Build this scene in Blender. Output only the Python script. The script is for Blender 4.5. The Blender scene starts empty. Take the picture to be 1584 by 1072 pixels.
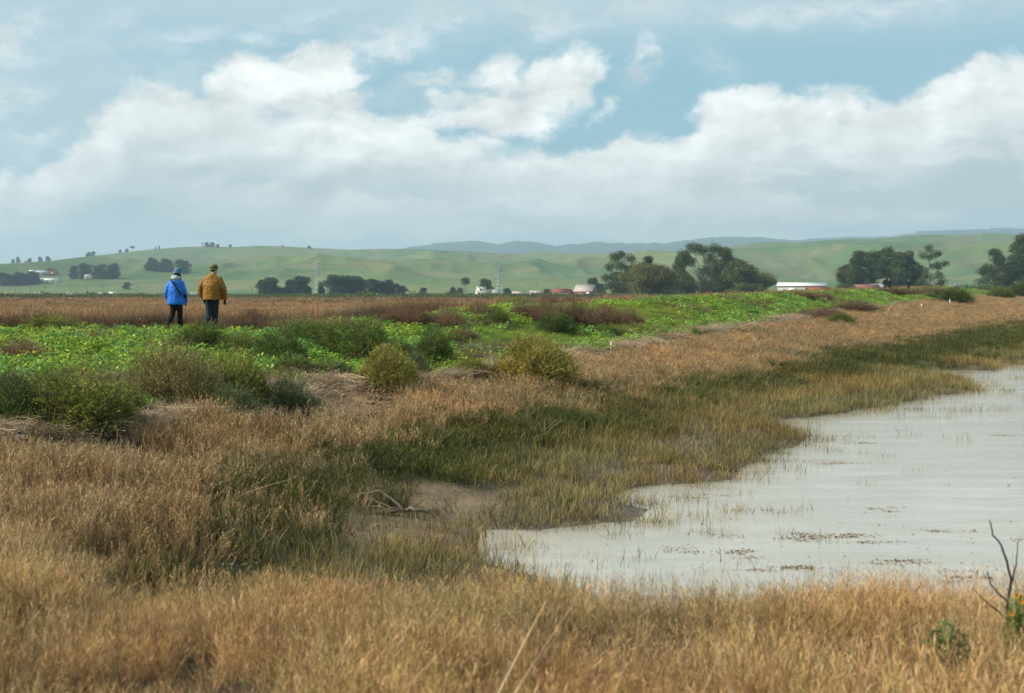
import bpy, math, random
import numpy as np
from mathutils import Vector, Matrix, Euler, noise as mnoise

random.seed(7)
rng = np.random.default_rng(7)
scene = bpy.context.scene
col = scene.collection
R = math.radians
pi = math.pi

# ------------------------------------------------------------------ camera
F, CX, HY, CH = 2200.0, 792.0, 456.0, 2.5      # focal length in photo pixels, centre, horizon row, eye height
cam = bpy.data.cameras.new("camera")
cam.sensor_width = 36.0
cam.lens = 36.0 * F / 1584.0
cam.shift_y = -(536.0 - HY) / 1584.0
cam.clip_start = 0.1
cam.clip_end = 40000
cam.dof.use_dof = True
cam.dof.focus_distance = 30.0
cam.dof.aperture_fstop = 3.4
camo = bpy.data.objects.new("camera", cam)
camo.location = (0, 0, CH)
camo.rotation_euler = (R(90), 0, 0)
col.objects.link(camo)
scene.camera = camo

scene.view_settings.view_transform = 'Standard'
scene.view_settings.look = 'None'
scene.view_settings.exposure = 0.45
scene.view_settings.gamma = 1.0
scene.view_settings.use_curve_mapping = False
scene.cycles.use_denoising = True
scene.cycles.max_bounces = 6
scene.cycles.diffuse_bounces = 3
scene.cycles.glossy_bounces = 2
scene.cycles.transmission_bounces = 3
scene.cycles.transparent_max_bounces = 4
scene.cycles.volume_bounces = 0

# ------------------------------------------------------------------ node helpers
class NT:
    def __init__(s, tree):
        s.t = tree; s.n = tree.nodes; s.l = tree.links
    def node(s, kind, **kw):
        nd = s.n.new(kind)
        for k, v in kw.items():
            setattr(nd, k, v)
        return nd
    def put(s, sock, v):
        if isinstance(v, bpy.types.NodeSocket):
            s.l.new(v, sock)
        elif v is not None:
            if isinstance(v, (tuple, list)) and len(v) == 3 and sock.type == 'RGBA':
                v = (*v, 1)
            sock.default_value = v
    def math(s, op, a, b=None, c=None, clamp=False):
        nd = s.node('ShaderNodeMath', operation=op, use_clamp=clamp)
        for i, v in enumerate((a, b, c)):
            if v is not None: s.put(nd.inputs[i], v)
        return nd.outputs[0]
    def vmath(s, op, a, b=None, out=0):
        nd = s.node('ShaderNodeVectorMath', operation=op)
        s.put(nd.inputs[0], a)
        if b is not None: s.put(nd.inputs[1], b)
        return nd.outputs[out]
    def mix(s, f, a, b, mode='MIX'):
        nd = s.node('ShaderNodeMix', data_type='RGBA', blend_type=mode)
        nd.clamp_factor = True
        s.put(nd.inputs[0], f); s.put(nd.inputs[6], a); s.put(nd.inputs[7], b)
        return nd.outputs[2]
    def ramp(s, v, a, b, lo=0.0, hi=1.0, smooth=True):
        nd = s.node('ShaderNodeMapRange', interpolation_type='SMOOTHSTEP' if smooth else 'LINEAR')
        s.put(nd.inputs[0], v); s.put(nd.inputs[1], a); s.put(nd.inputs[2], b)
        s.put(nd.inputs[3], lo); s.put(nd.inputs[4], hi)
        return nd.outputs[0]
    def noise(s, vec, scale, detail=3, rough=.55, dist=0.0, col=False, dim='3D'):
        nd = s.node('ShaderNodeTexNoise', noise_dimensions=dim)
        s.put(nd.inputs['Vector'], vec)
        nd.inputs['Scale'].default_value = scale
        nd.inputs['Detail'].default_value = detail
        nd.inputs['Roughness'].default_value = rough
        nd.inputs['Distortion'].default_value = dist
        return nd.outputs[1 if col else 0]
    def mapping(s, vec, scale=(1, 1, 1), loc=(0, 0, 0), rot=(0, 0, 0)):
        nd = s.node('ShaderNodeMapping')
        s.put(nd.inputs[0], vec)
        nd.inputs['Location'].default_value = loc
        nd.inputs['Rotation'].default_value = rot
        nd.inputs['Scale'].default_value = scale
        return nd.outputs[0]
    def comb(s, x, y, z):
        nd = s.node('ShaderNodeCombineXYZ')
        s.put(nd.inputs[0], x); s.put(nd.inputs[1], y); s.put(nd.inputs[2], z)
        return nd.outputs[0]

# ------------------------------------------------------------------ sky
SUN_EL, SUN_AZ = R(36), R(256)     # azimuth clockwise from +Y (the view direction): behind the camera, to its left
world = bpy.data.worlds.new("World")
scene.world = world
world.use_nodes = True
w = NT(world.node_tree)
w.n.clear()
SKY_K = 0.1
wo = w.node('ShaderNodeOutputWorld'); bg = w.node('ShaderNodeBackground')
bg.inputs[1].default_value = SKY_K
w.l.new(bg.outputs[0], wo.inputs[0])
sky = w.node('ShaderNodeTexSky', sky_type='NISHITA')
sky.sun_disc = False
sky.sun_elevation = SUN_EL
sky.sun_rotation = SUN_AZ
sky.air_density = 1.0; sky.dust_density = 2.0; sky.ozone_density = 2.0
tc = w.node('ShaderNodeTexCoord')
dirv = w.vmath('NORMALIZE', tc.outputs['Generated'])
sep = w.node('ShaderNodeSeparateXYZ'); w.l.new(dirv, sep.inputs[0])
sx, sy, sz = sep.outputs
az = w.math('ARCTAN2', sx, sy)                    # radians clockwise from the view axis
hyp = w.math('SQRT', w.math('ADD', w.math('MULTIPLY', sx, sx), w.math('MULTIPLY', sy, sy)))
el = w.math('DIVIDE', sz, w.math('MAXIMUM', hyp, .0001))     # tangent of elevation
# sky-space coordinate for the clouds (stretched horizontally near the horizon)
elc = w.math('MINIMUM', el, 3.0)
sv = w.comb(az, elc, 0.0)
# domain warp
wn = w.noise(w.mapping(sv, (1, 1.6, 1)), 7.0, 5, .6, col=True)
wv = w.vmath('SUBTRACT', wn, (.5, .5, .5))
wn2 = w.noise(w.mapping(sv, (1, 1.3, 1), (3, 1, 0)), 24.0, 5, .62, col=True)
wv2 = w.vmath('SUBTRACT', wn2, (.5, .5, .5))
warp = w.vmath('ADD', w.vmath('MULTIPLY', wv, (.040, .026, 0)), w.vmath('MULTIPLY', wv2, (.026, .020, 0)))
sep2 = w.node('ShaderNodeSeparateXYZ'); w.l.new(w.vmath('ADD', sv, warp), sep2.inputs[0])
waz, wel = sep2.outputs[0], sep2.outputs[1]
def AZ(px): return math.atan((px - CX) / F)
def EL(px, py): return (HY - py) / F * math.cos(AZ(px))
# top edge of the cumulus bank
edge = [(-300, 235), (0, 270), (60, 262), (105, 236), (160, 196), (230, 140), (300, 146), (350, 148), (400, 150), (450, 168), (500, 186), (570, 178), (640, 172),
        (700, 196), (760, 200), (820, 214), (880, 236), (940, 214), (985, 190), (1040, 196), (1090, 172), (1150, 160), (1190, 150), (1250, 136), (1340, 140), (1380, 146),
        (1430, 132), (1470, 116), (1510, 100), (1584, 94), (1900, 110)]
A0, A1 = -.55, .55
cv = w.node('ShaderNodeFloatCurve')
cm = cv.mapping; cu = cm.curves[0]
pts = [((AZ(a) - A0) / (A1 - A0), EL(a, b) / .3) for a, b in edge]
cu.points[0].location = (0, pts[0][1]); cu.points[1].location = (1, pts[-1][1])
for p in pts:
    cu.points.new(*p)
cm.update()
w.put(cv.inputs['Value'], w.math('DIVIDE', w.math('SUBTRACT', waz, A0), A1 - A0, clamp=True))
edgev = w.math('MULTIPLY', cv.outputs[0], .3)
depth0 = w.math('SUBTRACT', edgev, wel)            # > 0 inside the bank
def ell(px, py, rx, ry, rot=0.0):
    """signed depth inside a tilted ellipse of the warped sky, in radians"""
    a, e = AZ(px), EL(px, py)
    dx = w.math('SUBTRACT', waz, a); dy = w.math('SUBTRACT', wel, e)
    c, s_ = math.cos(rot), math.sin(rot)
    u = w.math('ADD', w.math('MULTIPLY', dx, c), w.math('MULTIPLY', dy, s_))
    v = w.math('SUBTRACT', w.math('MULTIPLY', dy, c), w.math('MULTIPLY', dx, s_))
    u = w.math('DIVIDE', u, rx / F); v = w.math('DIVIDE', v, ry / F)
    d = w.math('SQRT', w.math('ADD', w.math('MULTIPLY', u, u), w.math('MULTIPLY', v, v)))
    return w.math('MULTIPLY', w.math('SUBTRACT', 1.0, d), min(rx, ry) / F * .9)
def blob(px, py, rx, ry, lo=1.0, hi=.3, rot=0.0):
    return w.ramp(w.math('SUBTRACT', 1.0, w.math('DIVIDE', ell(px, py, rx, ry, rot), min(rx, ry) / F * .9)), lo, hi)
depth = depth0
for g in ((230, 178, 95, 55, .35), (385, 142, 85, 48, .25), (487, 108, 62, 50, .35), (440, 128, 90, 40, .5), (420, 170, 130, 40, .1), (640, 190, 150, 30, .12), (865, 130, 95, 52, .35), (800, 178, 90, 50, .2), (780, 118, 50, 34, .2), (755, 172, 120, 44, .3), (680, 165, 110, 34, .2),
          (972, 100, 46, 16, .9), (940, 165, 34, 22, .6), (1110, 185, 70, 34, .5)):
    depth = w.math('MAXIMUM', depth, ell(*g))
# fine torn edge
edn = w.noise(w.mapping(w.comb(waz, wel, 0), (1, 1.35, 1), (7, 3, 0), (0, 0, -.5)), 11, 8, .68)
fray = w.math('MULTIPLY', w.math('SUBTRACT', edn, .5), .062)
bank = w.ramp(w.math('ADD', depth, fray), -.003, .010)
# openings of blue inside the bank
for g in ((455, 176, 62, 15, .12), (905, 200, 55, 24, .35), (655, 168, 55, 12, .12), (800, 232, 60, 12, .3)):
    bank = w.math('MULTIPLY', bank, w.math('SUBTRACT', 1.0, w.math('MULTIPLY', w.math('MULTIPLY', blob(g[0], g[1], g[2] * 1.3, g[3] * 1.5, 1.25, .0, g[4]), w.ramp(edn, .60, .42)), .8)))
# loose wisps above it
wis = w.noise(w.mapping(w.comb(waz, wel, 0), (1, 1.9, 1), (1.3, 7, 0), (0, 0, -.45)), 14, 8, .7)
def add_wisp(cur, px, py, rx, ry, k, rot=0.0):
    b = w.math('MULTIPLY', blob(px, py, rx, ry, 1.2, .1, rot), w.ramp(wis, .38, .64))
    return w.math('MAXIMUM', cur, w.math('MULTIPLY', b, k))
for a in ((60, 200, 120, 70, .8, -.5), (990, 92, 40, 60, .85, -.5), (1095, 95, 50, 34, .5, -.6), (670, 120, 110, 34, .8, .45), (40, 60, 120, 60, .7, .3), (120, 40, 90, 30, .6, .2),
          (330, 110, 200, 50, .35, .2), (620, 60, 190, 50, .7, .25), (760, 105, 80, 30, .7, .3), (900, 22, 260, 34, .5, .05), (250, 60, 240, 30, .5, .1), (440, 40, 200, 26, .6, .15), (1300, 18, 340, 26, .6, 0), (830, 50, 120, 34, .5, .3)):
    bank = add_wisp(bank, *a)
# high thin veil
veiln = w.noise(w.mapping(sv, (1, 3.2, 1), (.4, .2, 0)), 5.0, 5, .6)
veil = w.math('MULTIPLY', w.ramp(veiln, .35, .7), w.ramp(el, .10, .21))
veil = w.math('MULTIPLY', veil, .55)
veil = w.math('MAXIMUM', veil, w.math('MULTIPLY', w.ramp(el, .15, .215), .80))
veil = w.math('MAXIMUM', veil, w.math('MULTIPLY', w.ramp(az, -.10, -.32), .6))
# the rest of the sky (overhead, sides and behind): broken cloud
ov = w.noise(w.mapping(dirv, (1, 1, 2.0), (2, 5, 1)), 2.6, 6, .6)
over = w.math('MULTIPLY', w.ramp(ov, .40, .62), w.ramp(el, .22, .5))
veil = w.math('MAXIMUM', veil, w.math('MULTIPLY', over, .85))
K = 1.0 / SKY_K
EXPK = .83       # radiance that shows as the given tone at this exposure, a little above it for the haze in front
def C(r, g, b, k=1.0):     # sRGB 0-255 -> linear radiance for the strength above
    f = lambda c: (((c / 255 + .055) / 1.055) ** 2.4 if c > 10 else c / 255 / 12.92) * EXPK
    return (f(r) * K * k, f(g) * K * k, f(b) * K * k)
# clear-sky colour: the physical sky, desaturated a little towards the teal of the day
clear = w.mix(.25, sky.outputs[0], C(140, 186, 199))
clear = w.mix(.62, clear, C(134, 188, 206))
# cloud colour: bright crests, greyer and bluer towards the base, with relief from billows lit from the upper left
bv = w.comb(waz, wel, 0)
def bil(off): return w.noise(w.mapping(bv, (1, 1.7, 1), (5 + off[0], 2 + off[1], 0), (0, 0, -.2)), 13.0, 8, .58)
b0, b1 = bil((0, 0)), bil((.009, -.018))
relief = w.math('SUBTRACT', b0, b1)
lump = w.noise(w.mapping(bv, (1, 2.6, 1), (5, 2, 0), (0, 0, -.15)), 7.0, 6, .6)
dd = w.math('ADD', depth, w.math('MULTIPLY', w.math('SUBTRACT', lump, .5), .12))
shade = w.ramp(dd, .008, .085)
ccol = w.mix(shade, C(246, 247, 243), C(216, 220, 217))
rl = w.math('MULTIPLY', relief, w.ramp(depth, .12, .01, 1.4, 4.2))
ccol = w.vmath('SCALE', ccol); ccol.node.inputs[3].default_value = 1
w.put(ccol.node.inputs[3], w.math('ADD', .985, w.math('MULTIPLY', rl, .34)))
base = w.noise(w.mapping(bv, (1, 5.0, 1), (9, 4, 0), (0, 0, -.10)), 5.5, 7, .62)
bs = w.math('MULTIPLY', w.ramp(base, .42, .54), w.ramp(depth, .025, .075))
ccol = w.mix(w.math('MULTIPLY', bs, .85), ccol, C(178, 194, 198))
lt = w.noise(w.mapping(bv, (1, 6.0, 1), (2, 8, 0), (0, 0, -.08)), 6.0, 7, .6)
ccol = w.mix(w.math('MULTIPLY', w.math('MULTIPLY', w.ramp(lt, .50, .68), w.ramp(depth, .05, .09)), .6), ccol, C(222, 227, 225))
leftk = w.math('MULTIPLY', w.ramp(az, -.10, -.36), w.ramp(depth, .0, .06))
ccol = w.mix(w.math('MULTIPLY', leftk, .6), ccol, C(164, 187, 193))
ccol = w.mix(w.math('MULTIPLY', w.ramp(el, .05, .0), .55), ccol, C(202, 214, 214))
skyc = w.mix(veil, clear, C(190, 207, 213))
skyc = w.mix(bank, skyc, ccol)
# below the horizon: plain ground tone
skyc = w.mix(w.ramp(el, -.002, -.05), skyc, C(120, 125, 110))
w.put(bg.inputs[0], skyc)

# ------------------------------------------------------------------ sun
sl = bpy.data.lights.new("sun", 'SUN')
sl.energy = 4.6
sl.angle = R(2.0)
sl.color = (1.0, .91, .77)
so = bpy.data.objects.new("sun", sl)
sd = Vector((math.sin(SUN_AZ) * math.cos(SUN_EL), math.cos(SUN_AZ) * math.cos(SUN_EL), math.sin(SUN_EL)))
so.rotation_euler = sd.to_track_quat('Z', 'Y').to_euler()
so.location = sd * 50
col.objects.link(so)

# ------------------------------------------------------------------ mesh helpers
def tag(o, label=None, cat=None, group=None, kind=None):
    if label: o["label"] = label
    if cat: o["category"] = cat
    if group: o["group"] = group
    if kind: o["kind"] = kind
    return o

def quad_mesh(name, V, Q, mats=(), tint=None, smooth=False, midx=None):
    """mesh from arrays; Q are quads (a repeated last index makes a triangle)"""
    V = np.asarray(V, np.float32); Q = np.asarray(Q, np.int32)
    me = bpy.data.meshes.new(name)
    me.vertices.add(len(V)); me.vertices.foreach_set('co', V.ravel())
    if len(Q):
        tri = Q[:, 2] == Q[:, 3]
        tot = np.where(tri, 3, 4).astype(np.int32)
        st = np.concatenate(([0], np.cumsum(tot)[:-1])).astype(np.int32)
        keep = np.ones_like(Q, bool); keep[tri, 3] = False
        me.loops.add(int(tot.sum())); me.loops.foreach_set('vertex_index', Q[keep])
        me.polygons.add(len(Q))
        me.polygons.foreach_set('loop_start', st)
        if smooth:
            me.polygons.foreach_set('use_smooth', np.ones(len(Q), bool))
        if midx is not None:
            me.polygons.foreach_set('material_index', np.asarray(midx, np.int32))
    me.update(calc_edges=True)
    for m in mats: me.materials.append(m)
    if tint is not None:
        t = np.asarray(tint, np.float32)
        if t.shape[1] == 3: t = np.hstack([t, np.ones((len(t), 1), np.float32)])
        a = me.color_attributes.new('tint', 'FLOAT_COLOR', 'POINT')
        a.data.foreach_set('color', t.ravel())
    return me

def link(name, me, parent=None, loc=None, rz=0):
    o = bpy.data.objects.new(name, me)
    col.objects.link(o)
    if parent is not None: o.parent = parent
    if loc is not None: o.location = loc
    if rz: o.rotation_euler = (0, 0, rz)
    return o

class Geo:
    """collects quads with a tint per vertex"""
    def __init__(s): s.V = []; s.Q = []; s.T = []; s.n = 0
    def add(s, V, Q, T):
        V = np.asarray(V, float); Q = np.asarray(Q, int); T = np.asarray(T, float)
        if T.ndim == 1: T = np.tile(T, (len(V), 1))
        s.V.append(V); s.Q.append(Q + s.n); s.T.append(T); s.n += len(V)
        return s
    def arrays(s):
        return np.vstack(s.V), np.vstack(s.Q), np.vstack(s.T)
    def mesh(s, name, mats, smooth=False):
        V, Q, T = s.arrays()
        return quad_mesh(name, V, Q, mats, T, smooth)

def unit(v):
    return v / np.maximum(np.linalg.norm(v, axis=-1, keepdims=True), 1e-9)

def stem_curve(base, dirv, L, bend, bdir, t):
    """points at parameter t (k,) along N curves -> (N,k,3)"""
    tt = t[None, :, None]
    return base[:, None, :] + dirv[:, None, :] * (L[:, None, None] * tt) + bdir[:, None, :] * (L * bend)[:, None, None] * tt ** 2

def ribbons(base, dirv, L, W, bend, bdir, nseg, tint, tip=.15, tipcol=None):
    """flat tapering blades"""
    N = len(base)
    t = np.linspace(0, 1, nseg + 1)
    P = stem_curve(base, dirv, L, bend, bdir, t)
    a = rng.uniform(0, 2 * pi, N)
    side = np.stack([np.cos(a), np.sin(a), np.zeros(N)], 1)
    side = unit(side - dirv * (side * dirv).sum(1, keepdims=True))
    wd = (W[:, None] * (1 - (1 - tip) * t[None, :] ** 1.4))[..., None] * .5
    V = np.stack([P - side[:, None, :] * wd, P + side[:, None, :] * wd], 2)      # N,k,2,3
    k = nseg + 1
    idx = np.arange(N * k * 2).reshape(N, k, 2)
    Q = np.stack([idx[:, :-1, 0], idx[:, :-1, 1], idx[:, 1:, 1], idx[:, 1:, 0]], -1).reshape(-1, 4)
    tint = np.broadcast_to(np.asarray(tint, float), (N, 3))
    T = np.repeat(tint[:, None, :], k, 1)
    if tipcol is not None:
        tc_ = np.broadcast_to(np.asarray(tipcol, float), (N, 3))[:, None, :]
        T = T * (1 - t[None, :, None]) + tc_ * t[None, :, None]
    T = np.repeat(T[:, :, None, :], 2, 2).reshape(-1, 3)
    return V.reshape(-1, 3), Q, T

def kites(base, dirv, side, L, W, tint, fold=.15):
    """leaf shapes: base, two shoulders, tip; slightly folded"""
    N = len(base)
    L = np.broadcast_to(L, (N,))[:, None]; W = np.broadcast_to(W, (N,))[:, None]
    nrm = unit(np.cross(dirv, side))
    mid = base + dirv * L * .5 + nrm * L * fold
    V = np.stack([base, mid - side * W * .5, base + dirv * L, mid + side * W * .5], 1).reshape(-1, 3)
    Q = np.arange(N * 4).reshape(N, 4)
    T = np.repeat(np.broadcast_to(np.asarray(tint, float), (N, 3)), 4, 0)
    return V, Q, T

def rdir(N, up=0.0, lo=None):
    v = rng.normal(size=(N, 3)); v = unit(v)
    v[:, 2] += up
    return unit(v)

def perp(d):
    r = rng.normal(size=d.shape)
    return unit(np.cross(d, r))

def tube(path, radii, n=6, cap=True):
    """closed tube along a polyline -> V,Q"""
    path = np.asarray(path, float); k = len(path)
    radii = np.broadcast_to(radii, (k,))
    tang = unit(np.gradient(path, axis=0))
    ref = np.array([0, 0, 1.0]) if abs(tang[0, 2]) < .9 else np.array([1.0, 0, 0])
    u = unit(np.cross(tang, ref)); v = np.cross(tang, u)
    a = np.linspace(0, 2 * pi, n, endpoint=False)
    V = path[:, None, :] + radii[:, None, None] * (np.cos(a)[None, :, None] * u[:, None, :] + np.sin(a)[None, :, None] * v[:, None, :])
    V = V.reshape(-1, 3)
    Q = []
    for i in range(k - 1):
        for j in range(n):
            b = (j + 1) % n
            Q.append((i * n + j, i * n + b, (i + 1) * n + b, (i + 1) * n + j))
    if cap:
        c0 = len(V); V = np.vstack([V, path[:1], path[-1:]])
        for j in range(n):
            b = (j + 1) % n
            Q.append((c0, b, j, j)); Q.append((c0 + 1, (k - 1) * n + j, (k - 1) * n + b, (k - 1) * n + b))
    return V, np.array(Q)

def box(x0, x1, y0, y1, z0, z1):
    V = np.array([(x, y, z) for z in (z0, z1) for y in (y0, y1) for x in (x0, x1)], float)
    Q = np.array([(0, 2, 3, 1), (4, 5, 7, 6), (0, 1, 5, 4), (2, 6, 7, 3), (0, 4, 6, 2), (1, 3, 7, 5)])
    return V, Q

# ------------------------------------------------------------------ 2D noise for terrain
_perm = rng.permutation(4096)
_val = rng.uniform(-1, 1, 4096)
def vnoise(x, y, seed=0):
    xi = np.floor(x).astype(int); yi = np.floor(y).astype(int)
    fx = x - xi; fy = y - yi
    fx = fx * fx * fx * (fx * (fx * 6 - 15) + 10); fy = fy * fy * fy * (fy * (fy * 6 - 15) + 10)
    def h(i, j): return _val[_perm[(_perm[(i + seed * 131) & 4095] + j) & 4095]]
    a = h(xi, yi); b = h(xi + 1, yi); c = h(xi, yi + 1); d = h(xi + 1, yi + 1)
    return (a * (1 - fx) + b * fx) * (1 - fy) + (c * (1 - fx) + d * fx) * fy
def fbm(x, y, sc, oct=4, seed=0, gain=.5, ridged=False):
    s = 0; a = 1; tot = 0
    for o in range(oct):
        n = vnoise(x / sc + 17.3 * o, y / sc - 9.1 * o, seed + o)
        if ridged: n = 1 - 2 * np.abs(n)
        s = s + a * n; tot += a; a *= gain; sc /= 2.03
    return s / tot
def sstep(a, b, x):
    t = np.clip((x - a) / (b - a), 0, 1); return t * t * (3 - 2 * t)

# ------------------------------------------------------------------ plan of the place (world metres, from the photograph's perspective)
def un(px, py, z):
    Y = (CH - z) * F / (py - HY); return ((px - CX) / F * Y, Y)
W_PTS = [(-16, 0), (-12, 6), (-8.2, 11), (-5.9, 15.5), (-4.1, 18.5), (-3.3, 24), (-2, 26), (-.3, 29.6), (1.4, 35.5), (4.2, 44.6), (16.7, 80), (54, 185), (122, 350), (230, 600), (420, 1000)]
D1_PTS = [(-4.2, 0), (-3.8, 8), (-3.2, 12)] + [un(*p, .5) for p in ((330, 755), (420, 712), (560, 676), (700, 650), (850, 618), (1000, 594), (1150, 560), (1300, 535), (1450, 510), (1584, 490))] + [(80, 200), (150, 350), (270, 600), (480, 1000)]
D2_PTS = [(-3.6, 0), (-3.0, 8)] + [un(*p, .5) for p in ((400, 830), (540, 790), (640, 735), (760, 715), (900, 670), (1000, 650), (1080, 615), (1250, 580), (1400, 560), (1584, 535))] + [(34, 80), (60, 129), (105, 200), (180, 350), (310, 600), (520, 1000)]
B_PTS = [(-200, -10), (-80, 18), (-30, 31), (-13.4, 37), (-9.6, 41.5), (-6.8, 43), (-3.9, 46), (-2.1, 51), (1, 60), (5.5, 72), (10.5, 82), (28, 132), (51, 200), (104, 350), (200, 600), (380, 1000)]
WAT = [un(a, b, 0) for a, b in ((1700, 556), (1584, 562), (1540, 566), (1535, 574), (1440, 573), (1395, 578), (1400, 583), (1470, 585), (1500, 600), (1500, 606),
       (1440, 612), (1380, 626), (1300, 638), (1235, 646), (1185, 652), (1200, 665), (1250, 675), (1230, 690), (1195, 700), (1150, 722), (1130, 742), (1060, 748),
       (1000, 750), (950, 762), (920, 768), (1000, 790), (980, 805), (900, 812), (820, 820), (745, 818), (735, 840), (745, 870), (800, 885), (850, 905), (900, 960),
       (1100, 1010), (1584, 1022), (2300, 1030))]
WAT += [(20, 10.5), (60, 14), (150, 40), (260, 160), (300, 300), (200, 330), (120, 250), (66, 150), (36, 92), (29, 70)]
WAT = np.array(WAT)
def line_x(P):
    P = np.array(P); return lambda y: np.interp(y, P[:, 1], P[:, 0])
WX, D1X, D2X = line_x(W_PTS), line_x(D1_PTS), line_x(D2_PTS)
_B = np.array(B_PTS)
def BY(x): return np.interp(x, _B[:, 0], _B[:, 1])
def seg_dist(x, y, P):
    d = np.full(x.shape, 1e9)
    for (ax, ay), (bx, by) in zip(P[:-1], P[1:]):
        vx, vy = bx - ax, by - ay
        t = np.clip(((x - ax) * vx + (y - ay) * vy) / (vx * vx + vy * vy), 0, 1)
        d = np.minimum(d, np.hypot(x - ax - t * vx, y - ay - t * vy))
    return d
def in_poly(x, y, P):
    ins = np.zeros(x.shape, bool)
    for (ax, ay), (bx, by) in zip(P, np.roll(P, -1, 0)):
        c = (ay > y) != (by > y)
        with np.errstate(divide='ignore', invalid='ignore'):
            ins ^= c & (x < (bx - ax) * (y - ay) / (by - ay) + ax)
    return ins
WATC = np.vstack([WAT, WAT[:1]])
zW_f = lambda y: np.interp(y, [0, 45, 65, 115, 200, 350, 600], [.9, .95, 1.15, 1.45, 2.0, 2.5, 2.6])
zT_f = lambda y: np.interp(y, [0, 37, 45, 50, 60, 75, 90, 130, 200, 350, 600], [1.3, 1.48, 1.55, 1.84, 1.95, 2.15, 2.32, 2.6, 3.12, 4.15, 4.4])
PLAIN = 1.0
def zones(x, y):
    x = np.asarray(x, float); y = np.asarray(y, float)
    wob = fbm(x, y, 3.0, 3, 5) * .45
    wx, d1, d2 = WX(y), D1X(y), D2X(y)
    z = {}
    z['wx'], z['d1'], z['d2'] = wx, d1, d2
    z['lev'] = (x + wob < wx) & (y + wob < BY(x))
    z['plain'] = (y + wob >= BY(x)) & (x < wx + 2)
    z['water'] = in_poly(x + fbm(x, y, .6, 2, 9) * .08, y + fbm(x, y, .8, 2, 11) * .15, WAT)
    z['x2'] = x + wob
    return z
def height(x, y, detail=True):
    x = np.asarray(x, float); y = np.asarray(y, float)
    wx, d1, d2 = WX(y), D1X(y), D2X(y)
    by = BY(x)
    dW = seg_dist(x, y, W_PTS); dB = seg_dist(x, y, B_PTS); dE = seg_dist(x, y, WATC)
    wat = in_poly(x, y, WAT)
    zW = zW_f(y); zT = np.maximum(zT_f(y), zW + .1)
    # marsh side
    t1 = np.clip((x - wx) / np.maximum(d1 - wx, .3), 0, 1); t2 = np.clip((x - d1) / np.maximum(d2 - d1, .3), 0, 1)
    zm = zW + (.5 - zW) * t1 + (.14 - .5) * t2
    fgb = .56 * sstep(10.1, 8.3, y + .12 * np.sin(x * 1.7)) * sstep(60, 30, np.abs(x))
    zm = np.maximum(zm, fgb)
    zm = np.where(wat, -np.minimum(.25, dE * .2), np.minimum(zm, np.maximum(fgb, .02 + .11 * dE + .03 * dE ** 2)))
    zm = np.where((x > d2) & (y > 350), np.minimum(zm, .6), zm)
    # levee
    u = dW / np.maximum(dW + dB, .01)
    zl = zW + (zT - zW) * sstep(0, .85, u)
    # beyond the back edge
    fall = np.clip(dB / (4 + y * .03), 0, 1)
    zp = zT + (PLAIN - zT) * sstep(0, 1, fall)
    beyond = y > by
    z = np.where(x < wx, np.where(beyond, zp, zl), zm)
    z = np.where((x >= wx) & beyond & (y > 900), PLAIN, z)
    if detail:
        z = z + np.where((x < wx) & ~beyond, .09 * fbm(x, y, 2.4, 3, 21) + .02 * fbm(x, y, .5, 2, 22), 0)
        z = z + np.where(x >= wx, .035 * np.clip(z * 2.5, 0, 1) * fbm(x, y, 1.1, 3, 23), 0)
        z = z + np.where(beyond & (x < wx), .10 * fbm(x, y, 9, 3, 24), 0)
    far = sstep(1000, 3000, np.hypot(x, y))
    return z * (1 - far) + PLAIN * far
BARE = [(-2.6, 22.6, .95, 2.6), (-1.3, 27.0, 1.5, 1.5), (-5.2, 15.6, 1.9, .8), (-3.6, 19.6, .6, .8), (1.9, 36.5, .7, 1.6)]
def bare_at(x, y):
    """1 in the patches of bare soil along the foot of the levee"""
    b = np.zeros(np.shape(x))
    w_ = fbm(x, y, 1.2, 3, 133) * .5
    for cx_, cy_, rx, ry in BARE:
        b = np.maximum(b, sstep(1.15, .75, np.hypot((x - cx_) / rx, (y - cy_) / ry) + w_))
    return b
def H(x, y): return float(height(np.array([x]), np.array([y]))[0])
def ground_at(px, py, y0=4.0, y1=900.0):
    """where the sight line through a photo pixel first meets the ground"""
    Y = np.geomspace(y0, y1, 700)
    X = (px - CX) / F * Y
    z = CH - (py - HY) / F * Y
    g = height(X, Y)
    hit = np.nonzero(g >= z)[0]
    i = hit[0] if len(hit) else len(Y) - 1
    return float(X[i]), float(Y[i]), float(g[i])
# ------------------------------------------------------------------ materials
def new_mat(name):
    m = bpy.data.materials.new(name); m.use_nodes = True
    t = NT(m.node_tree); t.n.clear()
    out = t.node('ShaderNodeOutputMaterial')
    return m, t, out
def principled(t, out, base, rough=.8, spec=.3, bump=None, bstr=.3, bdist=.02, metal=0.0):
    p = t.node('ShaderNodeBsdfPrincipled')
    t.put(p.inputs['Base Color'], base); t.put(p.inputs['Roughness'], rough)
    p.inputs['Specular IOR Level'].default_value = spec
    p.inputs['Metallic'].default_value = metal
    if bump is not None:
        b = t.node('ShaderNodeBump'); b.inputs['Strength'].default_value = bstr; b.inputs['Distance'].default_value = bdist
        t.put(b.inputs['Height'], bump); t.l.new(b.outputs[0], p.inputs['Normal'])
    t.l.new(p.outputs[0], out.inputs[0])
    return p
def plain_mat(name, c, rough=.7, spec=.3, var=.18, scale=30, metal=0.0, bump=.15, bdist=.01, coord='Object'):
    m, t, out = new_mat(name)
    tcn = t.node('ShaderNodeTexCoord')
    n = t.noise(tcn.outputs[coord], scale, 4, .6)
    lo = tuple(max(0, x * (1 - var)) for x in c); hi = tuple(min(1, x * (1 + var)) for x in c)
    principled(t, out, t.mix(n, lo, hi), rough, spec, n, bump, bdist, metal)
    return m
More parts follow.
